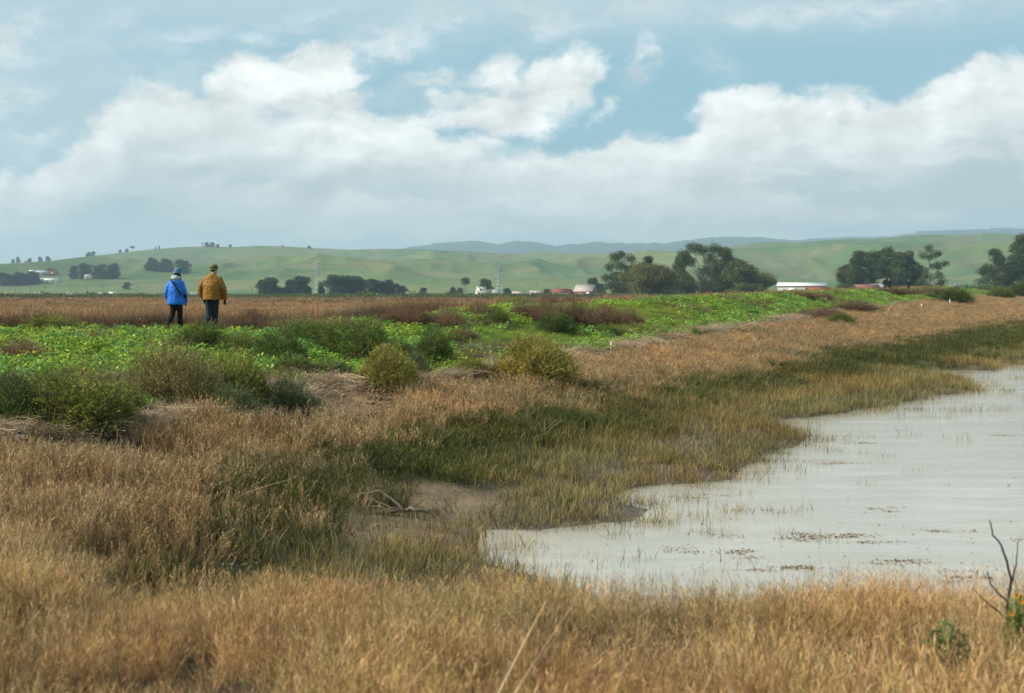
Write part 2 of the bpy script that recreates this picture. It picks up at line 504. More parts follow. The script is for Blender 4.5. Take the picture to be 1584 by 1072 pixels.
def leaf_mat(name, transl=.3, patch=6.0, warm=(1.15, 1.0, .8), cool=(.85, 1.0, .95), amt=.6, rough=.6, spec=.25, pscale2=.6, bright=1.0, vary=.4, broad=.3):
    """vegetation: the tint stored on the mesh, varied in patches over the place"""
    m, t, out = new_mat(name)
    at = t.node('ShaderNodeAttribute'); at.attribute_name = 'tint'
    ge = t.node('ShaderNodeNewGeometry')
    oi = t.node('ShaderNodeObjectInfo')
    n1 = t.noise(ge.outputs['Position'], 1 / patch, 3, .6)
    n2 = t.noise(ge.outputs['Position'], 1 / pscale2, 2, .5)
    k = t.mix(t.ramp(n1, .32, .68), warm, cool)
    c = t.mix(amt, at.outputs['Color'], t.mix(1.0, at.outputs['Color'], k, 'MULTIPLY'))
    n3 = t.noise(ge.outputs['Position'], 1 / (patch * 4.5), 4, .6)
    c = t.mix(amt * .8, c, t.mix(1.0, c, t.mix(t.ramp(n3, .36, .62), (1 - broad, 1 - broad * .87, 1 - broad), (1.14, 1.08, 1.0)), 'MULTIPLY'))
    br = t.math('MULTIPLY', t.ramp(n2, .28, .72, 1 - vary, 1 + vary, False), bright)
    rb = t.math('ADD', .85, t.math('MULTIPLY', oi.outputs['Random'], .3))
    br = t.math('MULTIPLY', br, rb)
    c = t.vmath('MULTIPLY', c, t.comb(br, br, br))
    p = t.node('ShaderNodeBsdfPrincipled')
    t.put(p.inputs['Base Color'], c); p.inputs['Roughness'].default_value = rough
    p.inputs['Specular IOR Level'].default_value = spec
    tr = t.node('ShaderNodeBsdfTranslucent'); t.put(tr.inputs[0], c)
    mx = t.node('ShaderNodeMixShader'); mx.inputs[0].default_value = transl
    t.l.new(p.outputs[0], mx.inputs[1]); t.l.new(tr.outputs[0], mx.inputs[2]); t.l.new(mx.outputs[0], out.inputs[0])
    return m
M_SALT = leaf_mat('dry_saltgrass', .18, 1.6, (1.15, 1.0, .86), (.84, .88, .82), 1.0, pscale2=.4, vary=.45, broad=.15)
M_GREEN = leaf_mat('green_marsh_grass', .15, 5.0, (1.3, 1.02, .8), (.8, 1.0, .8), .8)
M_CORD = leaf_mat('cordgrass_blades', .2, 2.5, (1.2, 1.0, .7), (.85, 1.0, .9), .8)
M_LEAF = leaf_mat('broad_green_leaves', .42, broad=.08, patch= 3.5, warm=(1.3, 1.08, .6), cool=(.85, 1.0, 1.0), amt=.75, rough=.45, spec=.4)
M_LAWN = leaf_mat('fresh_green_grass', .45, broad=.08, patch= 4.0, warm=(1.25, 1.05, .7), cool=(.8, 1.0, .9), amt=.7)
M_DRY = leaf_mat('dry_brown_stems', .15, 7.0, (1.2, .95, .8), (.85, .95, 1.0), .7)
M_SHRUB = leaf_mat('shrub_leaves', .25, 2.0, (1.15, 1.05, .75), (.9, 1.0, 1.0), .5, rough=.5)
M_TREE = leaf_mat('tree_leaves', .2, 30.0, (1.1, 1.0, .85), (.9, 1.0, 1.05), .6, pscale2=6)
M_STRAW = leaf_mat('bleached_straw', .15, 3.0, (1.1, 1.0, .9), (.9, .95, 1.0), .5)
M_BARK = plain_mat('bark', (.16, .12, .09), .9, .1, .35, 8, bdist=.02)
M_PALEBARK = plain_mat('pale_bark', (.30, .26, .21), .85, .15, .35, 1.5)
M_DRIFT = plain_mat('driftwood', (.30, .25, .19), .9, .1, .35, 20)

# ground: soil, mud and turf tones carried by the zone attribute, with grain and relief from noise
def ground_mat():
    m, t, out = new_mat('earth')
    at = t.node('ShaderNodeAttribute'); at.attribute_name = 'tint'
    we = t.node('ShaderNodeAttribute'); we.attribute_name = 'wet'
    ge = t.node('ShaderNodeNewGeometry')
    P = ge.outputs['Position']
    n1 = t.noise(P, 1.4, 5, .6); n2 = t.noise(P, 14, 5, .65); n3 = t.noise(P, .03, 4, .6); n4 = t.noise(P, .006, 4, .6)
    k = t.math('MULTIPLY', t.ramp(n1, .25, .75, .75, 1.25), t.ramp(n2, .2, .8, .7, 1.3))
    k = t.math('MULTIPLY', k, t.math('MULTIPLY', t.ramp(n3, .3, .7, .85, 1.15), t.ramp(n4, .3, .7, .85, 1.15)))
    c = t.vmath('MULTIPLY', at.outputs['Color'], t.comb(k, k, k))
    rough = t.math('SUBTRACT', .95, t.math('MULTIPLY', we.outputs['Fac'], .45))
    principled(t, out, c, rough, .3, t.math('ADD', t.math('MULTIPLY', n2, 1.6), t.math('MULTIPLY', n1, 2.0)), .9, .05)
    return m
M_EARTH = ground_mat()

# ------------------------------------------------------------------ ground sheet
def axis(c, core, step, far_lo, far_hi, g=1.09):
    a = list(np.arange(c - core, c + core + 1e-6, step))
    s = step; x = a[-1]
    while x < far_hi: s *= g; x += s; a.append(x)
    s = step; x = a[0]; b = []
    while x > far_lo: s *= g; x -= s; b.append(x)
    return np.array(b[::-1] + a)
gx = axis(0, 9, .13, -9000, 9000, 1.045)
gy = axis(19, 14, .16, -1200, 13500, 1.035)
GX, GY = np.meshgrid(gx, gy)
GZ = height(GX, GY)
nx_, ny_ = len(gx), len(gy)
ii = np.arange(nx_ * ny_).reshape(ny_, nx_)
GQ = np.stack([ii[:-1, :-1], ii[:-1, 1:], ii[1:, 1:], ii[1:, :-1]], -1).reshape(-1, 4)
zz = zones(GX, GY)
T = np.zeros(GX.shape + (3,)); T[:] = (.20, .12, .06)           # brown saltgrass thatch
def setc(mask, c, w_=None):
    f = mask.astype(float)[..., None] if w_ is None else w_[..., None]
    T[:] = T * (1 - f) + np.array(c) * f
x2 = zz['x2']
setc(x2 > zz['wx'], (.15, .095, .055))
setc(None, (.05, .06, .022), sstep(-.5, .5, x2 - zz['d1']) * (GY > 9.5))
setc(None, (.13, .105, .075), sstep(-.3, .5, x2 - zz['d2']) * (GY > 9.5))
setc(zz['water'], (.20, .175, .135))
setc(None, (.21, .15, .09), np.clip(1.3 - np.minimum(np.hypot((GX + 1.0) / 1.3, (GY - 16.3) / 1.4), np.hypot((GX + 1.6) / 1.7, (GY - 14.2) / 1.4)), 0, 1))
setc(None, (.085, .058, .032), sstep(10.3, 9.3, GY) * (~zz['water']))
gn = sstep(-.2, .35, fbm(GX, GY, 4, 3, 31) + .15)
lev = zz['lev']
setc(lev, (.075, .105, .022))
bare = sstep(1.3, .4, np.abs(x2 - zz['wx'] + .35 + .6 * fbm(GX, GY, 3, 3, 35)))
setc(None, (.23, .15, .085), bare * (GY > 9))
setc(zz['plain'] & (GY < 720), (.17, .085, .04))
# beyond the plain: pasture
pas = sstep(640, 760, GY + 60 * fbm(GX, GY, 200, 3, 37))
setc(None, (.075, .12, .035), pas)
setc(None, (.25, .165, .09), bare_at(GX, GY))
wet = np.clip(1 - GZ / .2, 0, 1) * (x2 > zz['wx']) * .6
me = quad_mesh('ground', np.stack([GX, GY, GZ], -1).reshape(-1, 3), GQ, [M_EARTH], T.reshape(-1, 3), True)
wa = me.attributes.new('wet', 'FLOAT', 'POINT'); wa.data.foreach_set('value', wet.ravel().astype(np.float32))
tag(link('ground', me), 'brown marsh and levee earth running out to the pasture plain', kind='structure')

# ------------------------------------------------------------------ water
def water_mat():
    m, t, out = new_mat('silty_water')
    ge = t.node('ShaderNodeNewGeometry'); P = ge.outputs['Position']
    r1 = t.noise(t.mapping(P, (1, 1.5, 1), rot=(0, 0, .35)), 7.5, 4, .6)
    r2 = t.noise(t.mapping(P, (1, 1.8, 1), rot=(0, 0, .3)), 30, 3, .6)
    calm = t.noise(t.mapping(P, (.5, 1.6, 1)), .55, 4, .6)
    k = t.ramp(calm, .30, .50, .25, 1.0)
    hgt = t.math('MULTIPLY', t.math('ADD', r1, t.math('MULTIPLY', r2, .5)), k)
    silt = t.noise(t.mapping(P, (.6, 1.5, 1), (4, 2, 0)), 1.1, 5, .6)
    c = t.mix(t.ramp(silt, .3, .7), (.37, .345, .285), (.43, .405, .34))
    sc1 = t.noise(t.mapping(P, (.7, 3.4, 1), (1, 6, 0)), 1.0, 5, .65)
    sc2 = t.noise(t.mapping(P, (1, 2.0, 1)), 26, 3, .6)
    scum = t.math('MULTIPLY', t.ramp(sc1, .60, .68), t.ramp(sc2, .50, .60))
    c = t.mix(t.math('MULTIPLY', scum, .8), c, (.16, .125, .075))
    rough = t.math('ADD', .06, t.math('MULTIPLY', scum, .5))
    p = principled(t, out, c, rough, .5, hgt, .2, .02)
    p.inputs['IOR'].default_value = 1.33
    return m
M_WATER = water_mat()
wq = np.array([(x, y, 0) for y in (8.6, 340) for x in (-3, 320)], float)
wxs = np.linspace(-3, 320, 2); 
me = quad_mesh('water', np.array([(-3, 8.7, 0), (320, 8.7, 0), (320, 340, 0), (-3, 340, 0)], float), np.array([(0, 1, 2, 3)]), [M_WATER], None)
tag(link('water', me), 'shallow silty grey water beside the marsh', kind='structure')

# ------------------------------------------------------------------ hills
def hill_mat(name, far=False):
    m, t, out = new_mat(name)
    ge = t.node('ShaderNodeNewGeometry'); P = ge.outputs['Position']
    if far:
        n = t.noise(P, .02, 5, .65)
        c = t.mix(t.ramp(n, .3, .7), (.022, .045, .03), (.05, .075, .045))
        principled(t, out, c, .95, .05, n, .5, 8)
        return m
    n1 = t.noise(P, .0022, 5, .6); n2 = t.noise(t.mapping(P, (1, 1, 3)), .011, 6, .65); n3 = t.noise(P, .06, 4, .6)
    c = t.mix(t.ramp(n1, .35, .65), (.07, .13, .045), (.155, .19, .065))
    c = t.mix(t.math('MULTIPLY', t.ramp(n2, .48, .62), .7), c, (.19, .17, .09))
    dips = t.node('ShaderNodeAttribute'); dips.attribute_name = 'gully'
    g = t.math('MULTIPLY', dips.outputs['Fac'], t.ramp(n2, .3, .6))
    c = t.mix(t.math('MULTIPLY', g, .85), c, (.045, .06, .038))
    tr = t.noise(t.mapping(P, (1, .5, 1), (300, 100, 0)), .004, 3, .5, 1.5)
    trail = t.math('MULTIPLY', t.ramp(t.math('ABSOLUTE', t.math('SUBTRACT', tr, .5)), .006, .001), t.ramp(n1, .45, .6))
    c = t.mix(t.math('MULTIPLY', trail, .6), c, (.28, .25, .18))
    c = t.mix(t.ramp(n3, .3, .7, 0, .35), c, (.05, .09, .03))
    principled(t, out, c, .95, .1, n3, .3, 3)
    return m
SKYL = [(-1300, 425), (-600, 418), (-200, 412), (0, 408), (40, 406), (80, 403), (120, 398), (160, 394), (200, 389), (240, 385), (280, 382), (320, 381), (360, 382), (400, 380), (440, 381), (480, 383), (540, 386),
        (600, 385), (640, 385), (700, 388), (760, 391), (800, 393), (840, 389), (900, 392), (950, 392), (1000, 388), (1050, 390), (1100, 385), (1150, 383), (1200, 380), (1260, 378), (1320, 375), (1400, 372), (1450, 371), (1500, 373), (1584, 374), (1800, 378), (2300, 390), (2900, 410)]
RIDGE = [(-1300, 420), (200, 410), (560, 394), (620, 386), (660, 380), (700, 376), (740, 374), (770, 379), (800, 374), (830, 377), (860, 382), (880, 381), (900, 379), (920, 377), (1000, 380), (1012, 378), (1022, 380), (1060, 375), (1100, 371), (1120, 369), (1180, 370), (1230, 374), (1290, 369), (1340, 368), (1380, 368), (1420, 362),
         (1500, 357), (1560, 355), (1640, 356), (1900, 366), (2900, 400)]
def hill_h(X, Y, prof, r0, r1, relief, seed, amp=1.0):
    az_ = X / np.maximum(Y, 1) * F + CX
    r = np.hypot(X, Y); rr = r / np.cos(np.arctan2(X, Y)) * 0 + Y
    P = np.array(prof)
    sk = (HY - np.interp(az_, P[:, 0], P[:, 1])) / F            # tangent above the horizon
    R1 = r1 * (1 + .06 * fbm(X, Y, 2500, 2, seed + 3))
    t = np.clip((rr - r0) / (R1 - r0), 0, 1)
    crest = CH + sk * R1
    prof_t = .5 * t + .5 * sstep(0, 1, t)
    h = PLAIN + (crest - PLAIN) * prof_t
    # spurs and gullies running down the slope
    rid = fbm(X * 1.0, Y * .55, relief, 5, seed, .5, True)
    big = fbm(X, Y * .7, relief * 2.3, 2, seed + 7)
    env = np.sin(pi * np.clip(t, 0, 1)) ** .7 * np.clip(t * 4, 0, 1)
    d = env * (rid * .58 + big * .60) * crest * amp
    h2 = h + d
    lim = CH + sk * rr * .985
    h2 = np.where(t < .96, np.minimum(h2, np.maximum(lim, PLAIN)), h2)
    h2 = np.maximum(h2, PLAIN - 2 + 3 * t)
    back = sstep(R1, R1 + 900, rr)
    h2 = h2 * (1 - back) + (PLAIN - 5) * back
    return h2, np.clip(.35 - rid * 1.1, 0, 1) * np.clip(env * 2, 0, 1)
def hill_sheet(name, mat, prof, r0, r1, relief, seed, nA, nR, label, amp=1.0, rough=0):
    u = np.linspace(-.62, .62, nA); v = np.linspace(0, 1, nR)
    YY = (r0 + (r1 + 1400 - r0) * v)[:, None] * np.ones((1, nA))
    XX = YY * u[None, :]
    hz, gul = hill_h(XX, YY, prof, r0, r1, relief, seed, amp)
    if rough: hz = hz + rough * fbm(XX, YY, 60, 3, seed + 40) * (YY > r0 + 300)
    idx = np.arange(nA * nR).reshape(nR, nA)
    Q = np.stack([idx[:-1, :-1], idx[:-1, 1:], idx[1:, 1:], idx[1:, :-1]], -1).reshape(-1, 4)
    me = quad_mesh(name, np.stack([XX, YY, hz], -1).reshape(-1, 3), Q, [mat], None, True)
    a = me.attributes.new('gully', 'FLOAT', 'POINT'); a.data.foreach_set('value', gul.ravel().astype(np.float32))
    return tag(link(name, me), label, kind='structure')
HR0, HR1 = 1500., 3900.
M_HILL = hill_mat('green_pasture'); M_RIDGE = hill_mat('wooded_ridge', True)
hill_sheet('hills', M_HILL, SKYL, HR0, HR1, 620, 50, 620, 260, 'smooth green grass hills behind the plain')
hill_sheet('far_hills', M_RIDGE, RIDGE, 7500., 10500., 1900, 80, 500, 60, 'distant wooded blue ridge beyond the green hills', .4, 4)
def hillz(x, y):
    return float(hill_h(np.array([float(x)]), np.array([float(y)]), SKYL, HR0, HR1, 620, 50)[0][0])
def hill_at(px, py):
    """point of the green hills seen at a photo pixel"""
    Y = np.linspace(HR0 + 20, HR1 * 1.05, 900); X = (px - CX) / F * Y
    hz = hill_h(X, Y, SKYL, HR0, HR1, 620, 50)[0]
    el_ = (hz - CH) / Y; tgt = (HY - py) / F
    hit = np.nonzero(el_ >= tgt)[0]
    i = hit[0] if len(hit) else int(np.argmax(el_))
    return float(X[i]), float(Y[i]), float(hz[i])

# ------------------------------------------------------------------ haze
m, t, out = new_mat('haze')
pv = t.node('ShaderNodeVolumePrincipled')
pv.inputs['Color'].default_value = (.60, .84, 1.0, 1)
pv.inputs['Density'].default_value = 1.1e-4
pv.inputs['Anisotropy'].default_value = 0.1
t.l.new(pv.outputs[0], out.inputs['Volume'])
V, Q = box(-9600, 9600, -1400, 14200, -6, 560)
tag(link('haze', quad_mesh('haze', V, Q, [m])), 'thin pale haze over the whole plain', kind='stuff')
# ------------------------------------------------------------------ scattering ground cover (things nobody could count)
def wedge(rho, r0, r1, half=27.0, apex=-3.0):
    """random ground points in a wide sector in front of the camera; rho(r) = points per square metre"""
    r = np.geomspace(r0, r1, 500)
    f = rho(r) * r
    cdf = np.concatenate(([0], np.cumsum((f[1:] + f[:-1]) * .5 * np.diff(r))))
    n = int(cdf[-1] * R(half) * 2)
    rr = np.interp(rng.uniform(0, cdf[-1], n), cdf, r)
    th = rng.uniform(-R(half), R(half), n)
    return rr * np.sin(th), apex + rr * np.cos(th)

def scatter(name, variants, mat, x, y, scale, tilt=.12, lift=0.0, label=None, cat=None, squash=None, z=None):
    N = len(x)
    if z is None: z = height(x, y)
    z = z + lift
    k = len(variants)
    g = Geo(); var = []
    for i, (V, Q, T_) in enumerate(variants):
        g.add(V, Q, T_); var += [i] * len(V)
    V, Q, T_ = g.arrays()
    V = np.vstack([V, np.stack([x, y, z], 1)]); T_ = np.vstack([T_, np.zeros((N, 3))])
    var = np.array(var + [-1] * N, np.int32)
    me = quad_mesh(name, V, Q, [mat], T_)
    def attr(nm, typ, field, data):
        a = me.attributes.new(nm, typ, 'POINT'); a.data.foreach_set(field, data.ravel())
    attr('var', 'INT', 'value', var)
    base = np.zeros((len(V), 3), np.float32)
    rot = base.copy(); n0 = len(V) - N
    rot[n0:, 0] = rng.normal(0, tilt, N); rot[n0:, 1] = rng.normal(0, tilt, N); rot[n0:, 2] = rng.uniform(0, 2 * pi, N)
    sc = base.copy(); scale = np.broadcast_to(scale, (N,))
    sq = 1.0 if squash is None else squash
    sc[n0:, 0] = scale; sc[n0:, 1] = scale; sc[n0:, 2] = scale * sq
    pick = np.zeros(len(V), np.int32); pick[n0:] = rng.integers(0, k, N)
    attr('rot', 'FLOAT_VECTOR', 'vector', rot); attr('scl', 'FLOAT_VECTOR', 'vector', sc); attr('pick', 'INT', 'value', pick)
    o = link(name, me)
    ng = bpy.data.node_groups.new(name, 'GeometryNodeTree')
    ng.interface.new_socket('Geometry', in_out='INPUT', socket_type='NodeSocketGeometry')
    ng.interface.new_socket('Geometry', in_out='OUTPUT', socket_type='NodeSocketGeometry')
    n, l = ng.nodes, ng.links
    gi = n.new('NodeGroupInput'); go = n.new('NodeGroupOutput')
    def named(nm, typ):
        a = n.new('GeometryNodeInputNamedAttribute'); a.data_type = typ; a.inputs[0].default_value = nm; return a.outputs[0]
    va = named('var', 'INT')
    def sep_(i):
        c = n.new('FunctionNodeCompare'); c.data_type = 'INT'; c.operation = 'EQUAL'
        l.new(va, c.inputs[2]); c.inputs[3].default_value = i
        s = n.new('GeometryNodeSeparateGeometry'); s.domain = 'POINT'
        l.new(gi.outputs[0], s.inputs[0]); l.new(c.outputs[0], s.inputs[1]); return s.outputs[0]
    pts_ = sep_(-1)
    jn = n.new('GeometryNodeJoinGeometry')
    for i in reversed(range(k)):
        gti = n.new('GeometryNodeGeometryToInstance'); l.new(sep_(i), gti.inputs[0]); l.new(gti.outputs[0], jn.inputs[0])
    ip = n.new('GeometryNodeInstanceOnPoints')
    l.new(pts_, ip.inputs['Points']); l.new(jn.outputs[0], ip.inputs['Instance'])
    ip.inputs['Pick Instance'].default_value = True
    l.new(named('pick', 'INT'), ip.inputs['Instance Index'])
    l.new(named('rot', 'FLOAT_VECTOR'), ip.inputs['Rotation']); l.new(named('scl', 'FLOAT_VECTOR'), ip.inputs['Scale'])
    l.new(ip.outputs[0], go.inputs[0])
    md = o.modifiers.new('scatter', 'NODES'); md.node_group = ng
    tag(o, label, cat, kind='stuff')
    return o

def pickc(cols, n, jit=.12):
    c = np.array(cols, float)[rng.integers(0, len(cols), n)]
    return np.clip(c * (1 + rng.normal(0, jit, (n, 1))) * (1 + rng.normal(0, jit * .4, (n, 3))), .004, .9)

def salt_clump(n, rad, h, cols, spread=.35, leaves=9, lw=.005, ll=.06, fluff=0):
    """wiry saltgrass: stems with short stiff leaves set two ways, some with a seed head"""
    g = Geo()
    a = rng.uniform(0, 2 * pi, n); rr = rad * np.sqrt(rng.uniform(0, 1, n))
    base = np.stack([rr * np.cos(a), rr * np.sin(a), np.full(n, -.02)], 1)
    d = unit(np.stack([np.cos(a) * spread * rng.uniform(0, 1.3, n) + rng.normal(0, .18, n), np.sin(a) * spread * rng.uniform(0, 1.3, n) + rng.normal(0, .18, n), np.ones(n)], 1))
    L = h * rng.uniform(.55, 1.15, n); bd = unit(np.stack([rng.normal(size=n), rng.normal(size=n), -rng.uniform(.2, .9, n)], 1))
    bend = rng.uniform(0, .4, n); c = pickc(cols, n)
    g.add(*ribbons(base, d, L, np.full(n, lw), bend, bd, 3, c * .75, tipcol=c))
    t = np.linspace(.22, .98, leaves)
    P = stem_curve(base, d, L, bend, bd, t).reshape(-1, 3)
    m_ = len(P)
    dd = np.repeat(d, leaves, 0); ld = unit(dd * 1.0 + perp(dd) * rng.uniform(.25, .75, (m_, 1)))
    tt = np.tile(t, n)[:, None]
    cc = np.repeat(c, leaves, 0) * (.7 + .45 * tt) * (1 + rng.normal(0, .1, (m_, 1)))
    g.add(*kites(P, ld, perp(ld), ll * rng.uniform(.6, 1.3, m_), lw * 1.15, cc, .06))
    if fluff:
        k = int(n * fluff)
        s = rng.integers(0, n, k * 8)
        P2 = stem_curve(base[s], d[s], L[s], bend[s], bd[s], np.array([1.0]))[:, 0] + rng.normal(0, .012, (k * 8, 3)) + d[s] * rng.uniform(-.05, .05, (k * 8, 1))
        ld = unit(d[s] + rng.normal(0, .5, (k * 8, 3)))
        g.add(*kites(P2, ld, perp(ld), .014, .0045, np.clip(c[s] * 1.25, 0, .8), .1))
    return g.arrays()

def blade_patch(n, rad, h, wd, cols, spread=.12, bend=.3, nseg=3, broken=.15, basecol=None):
    g = Geo()
    a = rng.uniform(0, 2 * pi, n); rr = rad * np.sqrt(rng.uniform(0, 1, n))
    base = np.stack([rr * np.cos(a), rr * np.sin(a), np.full(n, -.03)], 1)
    d = unit(np.stack([rng.normal(0, spread, n), rng.normal(0, spread, n), np.ones(n)], 1))
    L = h * rng.uniform(.45, 1.15, n)
    br = rng.uniform(size=n) < broken
    d[br] = unit(d[br] + rng.normal(0, .6, (br.sum(), 3)) * (1, 1, .3))
    bd = unit(np.stack([rng.normal(size=n), rng.normal(size=n), -rng.uniform(0, .6, n)], 1))
    c = pickc(cols, n)
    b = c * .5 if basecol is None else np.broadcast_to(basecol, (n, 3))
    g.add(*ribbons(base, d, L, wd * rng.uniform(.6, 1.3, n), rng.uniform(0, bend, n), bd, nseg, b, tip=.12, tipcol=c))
    return g.arrays()

def broadleaf(n, rad, h, ll, lw, cols, flat=.5):
    """leafy weed: leaves on short stalks turned every way, mostly facing up"""
    g = Geo()
    a = rng.uniform(0, 2 * pi, n); rr = rad * np.sqrt(rng.uniform(0, 1, n))
    base = np.stack([rr * np.cos(a), rr * np.sin(a), h * rng.uniform(.15, 1, n) * (1 - .45 * (rr / rad) ** 2)], 1)
    a2 = a + rng.normal(0, .9, n)
    d = unit(np.stack([np.cos(a2), np.sin(a2), rng.normal(.25, .45, n)], 1))
    side = unit(np.cross(d, np.array([0, 0, 1.0])) + rng.normal(0, flat * .6, (n, 3))); side = unit(side - d * (side * d).sum(1, keepdims=True))
    c = pickc(cols, n, .16)
    s = rng.uniform(.6, 1.25, n)
    L = ll * s; Wd = lw * s
    # six-sided leaf: base, two lower, two upper shoulders, tip
    nrm = unit(np.cross(side, d))
    p0 = base; p1 = base + d * (L * .35)[:, None] + nrm * (L * .10)[:, None]; p2 = base + d * (L * .72)[:, None] + nrm * (L * .08)[:, None]; p3 = base + d * L[:, None] - nrm * (L * .05)[:, None]
    w1 = side * (Wd * .5)[:, None]; w2 = side * (Wd * .36)[:, None]
    V = np.stack([p0, p1 - w1, p1 + w1, p2 - w2, p2 + w2, p3], 1).reshape(-1, 3)
    i = np.arange(n)[:, None] * 6
    Q = np.concatenate([i + np.array([[0, 2, 1, 1]]), i + np.array([[1, 2, 4, 3]]), i + np.array([[3, 4, 5, 5]])], 0)
    g.add(V, Q, np.repeat(c, 6, 0))
    k = n // 3
    g.add(*ribbons(base[:k] * (.3, .3, 0), unit(base[:k] * (1, 1, 1) + (0, 0, .02)), np.linalg.norm(base[:k], axis=1) * .95, np.full(k, .006), np.zeros(k), d[:k], 1, c[:k] * .6))
    return g.arrays()

TAN = [(.49, .345, .19), (.41, .28, .145), (.60, .46, .28), (.30, .195, .105), (.46, .315, .17), (.17, .115, .06), (.54, .39, .22), (.40, .33, .13)]
ROSE = [(.33, .235, .135), (.27, .18, .10), (.42, .31, .18), (.18, .12, .07), (.35, .245, .14), (.22, .175, .08), (.14, .095, .055)]
OLIVE = [(.085, .095, .03), (.12, .125, .04), (.055, .075, .022), (.17, .15, .065), (.07, .09, .03)]
DKG = [(.026, .040, .008), (.042, .062, .011), (.075, .095, .017), (.020, .030, .008), (.15, .13, .045), (.045, .066, .013)]
CORD = [(.42, .34, .14), (.26, .29, .075), (.50, .39, .20), (.09, .09, .03), (.60, .48, .28), (.18, .12, .06), (.34, .27, .11), (.12, .09, .045)]
# --- brown saltgrass: near bank, marsh shelf
NV = 6
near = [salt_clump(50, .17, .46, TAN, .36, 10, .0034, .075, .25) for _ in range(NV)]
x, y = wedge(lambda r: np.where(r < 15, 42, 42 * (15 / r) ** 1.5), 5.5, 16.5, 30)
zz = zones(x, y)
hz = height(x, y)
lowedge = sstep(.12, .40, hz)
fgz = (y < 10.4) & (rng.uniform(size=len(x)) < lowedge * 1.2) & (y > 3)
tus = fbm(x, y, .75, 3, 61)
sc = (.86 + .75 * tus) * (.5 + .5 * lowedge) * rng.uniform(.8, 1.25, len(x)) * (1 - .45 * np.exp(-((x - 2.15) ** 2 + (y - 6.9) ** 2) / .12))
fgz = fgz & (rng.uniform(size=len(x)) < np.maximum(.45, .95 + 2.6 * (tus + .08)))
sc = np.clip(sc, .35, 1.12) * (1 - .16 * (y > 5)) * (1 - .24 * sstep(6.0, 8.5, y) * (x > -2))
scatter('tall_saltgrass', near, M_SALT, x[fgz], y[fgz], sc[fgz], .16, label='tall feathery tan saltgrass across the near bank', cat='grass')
ps = [blade_patch(12, .2, .62, .0032, [(.58, .44, .26), (.50, .36, .20), (.44, .26, .15)], .16, .22, 4, .1, (.34, .24, .13)) for _ in range(4)]
k_ = fgz & (rng.uniform(size=len(x)) < .42)
scatter('pale_grass_stems', ps, M_STRAW, x[k_], y[k_], rng.uniform(.5, 1.0, k_.sum()) * (1 - .3 * sstep(6.5, 8.5, y[k_])), .1, label='thin pale stems standing through the near saltgrass', cat='grass')
# --- marsh shelf
shelf = [salt_clump(40, .22, .38, ROSE + TAN[:3], .5, 8, .0055, .06, .3) for _ in range(NV)]
x, y = wedge(lambda r: np.interp(r, [9, 18, 40, 100, 400, 620], [26, 26, 12, 3.5, .55, .2]), 9, 620, 26)
zz = zones(x, y); X2 = zz['x2']
brown = (rng.uniform(size=len(x)) > bare_at(x, y) * .96) & (X2 > zz['wx'] + .35 + np.where(y < 32, 1.7, .9) * np.abs(fbm(x, y, 2.4, 3, 62)) + .4 * fbm(x, y, .8, 2, 60)) & ~zz['water'] & ~zz['plain'] & (y > 10.0)
t_ = (X2 - zz['d1'] - .3 - .01 * y) / np.maximum(.6 + y * .012, .5)
pg = sstep(-1.3, 1.5, t_ + fbm(x, y, 1.5, 3, 63) * 1.2)              # towards the green band
isb = brown & (rng.uniform(size=len(x)) > pg) & (height(x, y) > .2)
sc = (.85 + .3 * fbm(x, y, 1.3, 3, 64)) * np.clip((y / 22) ** .38, .9, 2.6)
scatter('brown_saltgrass', shelf, M_SALT, x[isb], y[isb], sc[isb], .2, label='rosy brown saltgrass on the marsh shelf below the levee', cat='grass', squash=np.clip((19 / np.maximum(y[isb], 19)) ** .75, .25, 1))
# --- dark green band
gb = [salt_clump(44, .22, .32, DKG + OLIVE[:2], .5, 8, .006, .07, 0) for _ in range(4)]
X2d2 = (X2 - zz['d2'] + .5) / np.maximum(.5 + y * .012, .5)
pc = sstep(-1.0, 1.0, X2d2 + fbm(x, y, 1.2, 3, 65) * 1.3)
isg = brown & ~isb & (rng.uniform(size=len(x)) > pc * 1.05) & (rng.uniform(size=len(x)) < .9)
scatter('green_marsh_grass', gb, M_GREEN, x[isg], y[isg], sc[isg] * .95, .2, label='dark green marsh grass in a band above the cordgrass', cat='grass', squash=np.clip((19 / np.maximum(y[isg], 19)) ** .7, .28, 1))
# --- cordgrass
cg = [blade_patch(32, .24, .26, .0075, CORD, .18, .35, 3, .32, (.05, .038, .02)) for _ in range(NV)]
x, y = wedge(lambda r: np.interp(r, [9, 18, 30, 60, 200, 400], [38, 34, 27, 14, 1.5, .3]), 9, 400, 26)
zz = zones(x, y); X2 = zz['x2']
dE = seg_dist(x, y, WATC)
mudd = np.hypot((x + 1.0) / .95, (y - 16.3) / 1.1); mud2 = np.hypot((x + 1.6) / 1.3, (y - 14.2) / 1.0)
dens = sstep(-.35, .15, fbm(x, y, 1.4, 3, 66) + .1)
dens = np.maximum(dens, .5) * sstep(.7, 1.25, mudd) * (1 - .6 * sstep(1.3, .8, mud2))
out_ = zz['water'] & (dE < 2.6) & (rng.uniform(size=len(x)) < np.exp(-dE / np.where(y < 17, .62, .42) * (1 - 1.3 * fbm(x, y, 1.1, 3, 67))))
pc = sstep(-1.6, .4, (X2 - zz['d2'] + .5) / np.maximum(.4 + y * .01, .4) + fbm(x, y, 1.2, 3, 65) * 1.3)
isc = (X2 > zz['wx'] + 1) & (height(x, y) < .55) & (y > 9.6) & (((~zz['water']) & (rng.uniform(size=len(x)) < dens * pc)) | (out_ & (rng.uniform(size=len(x)) < np.where(y < 18, .55, .7) * (y < 60))))
wtr = zz['water'][isc]
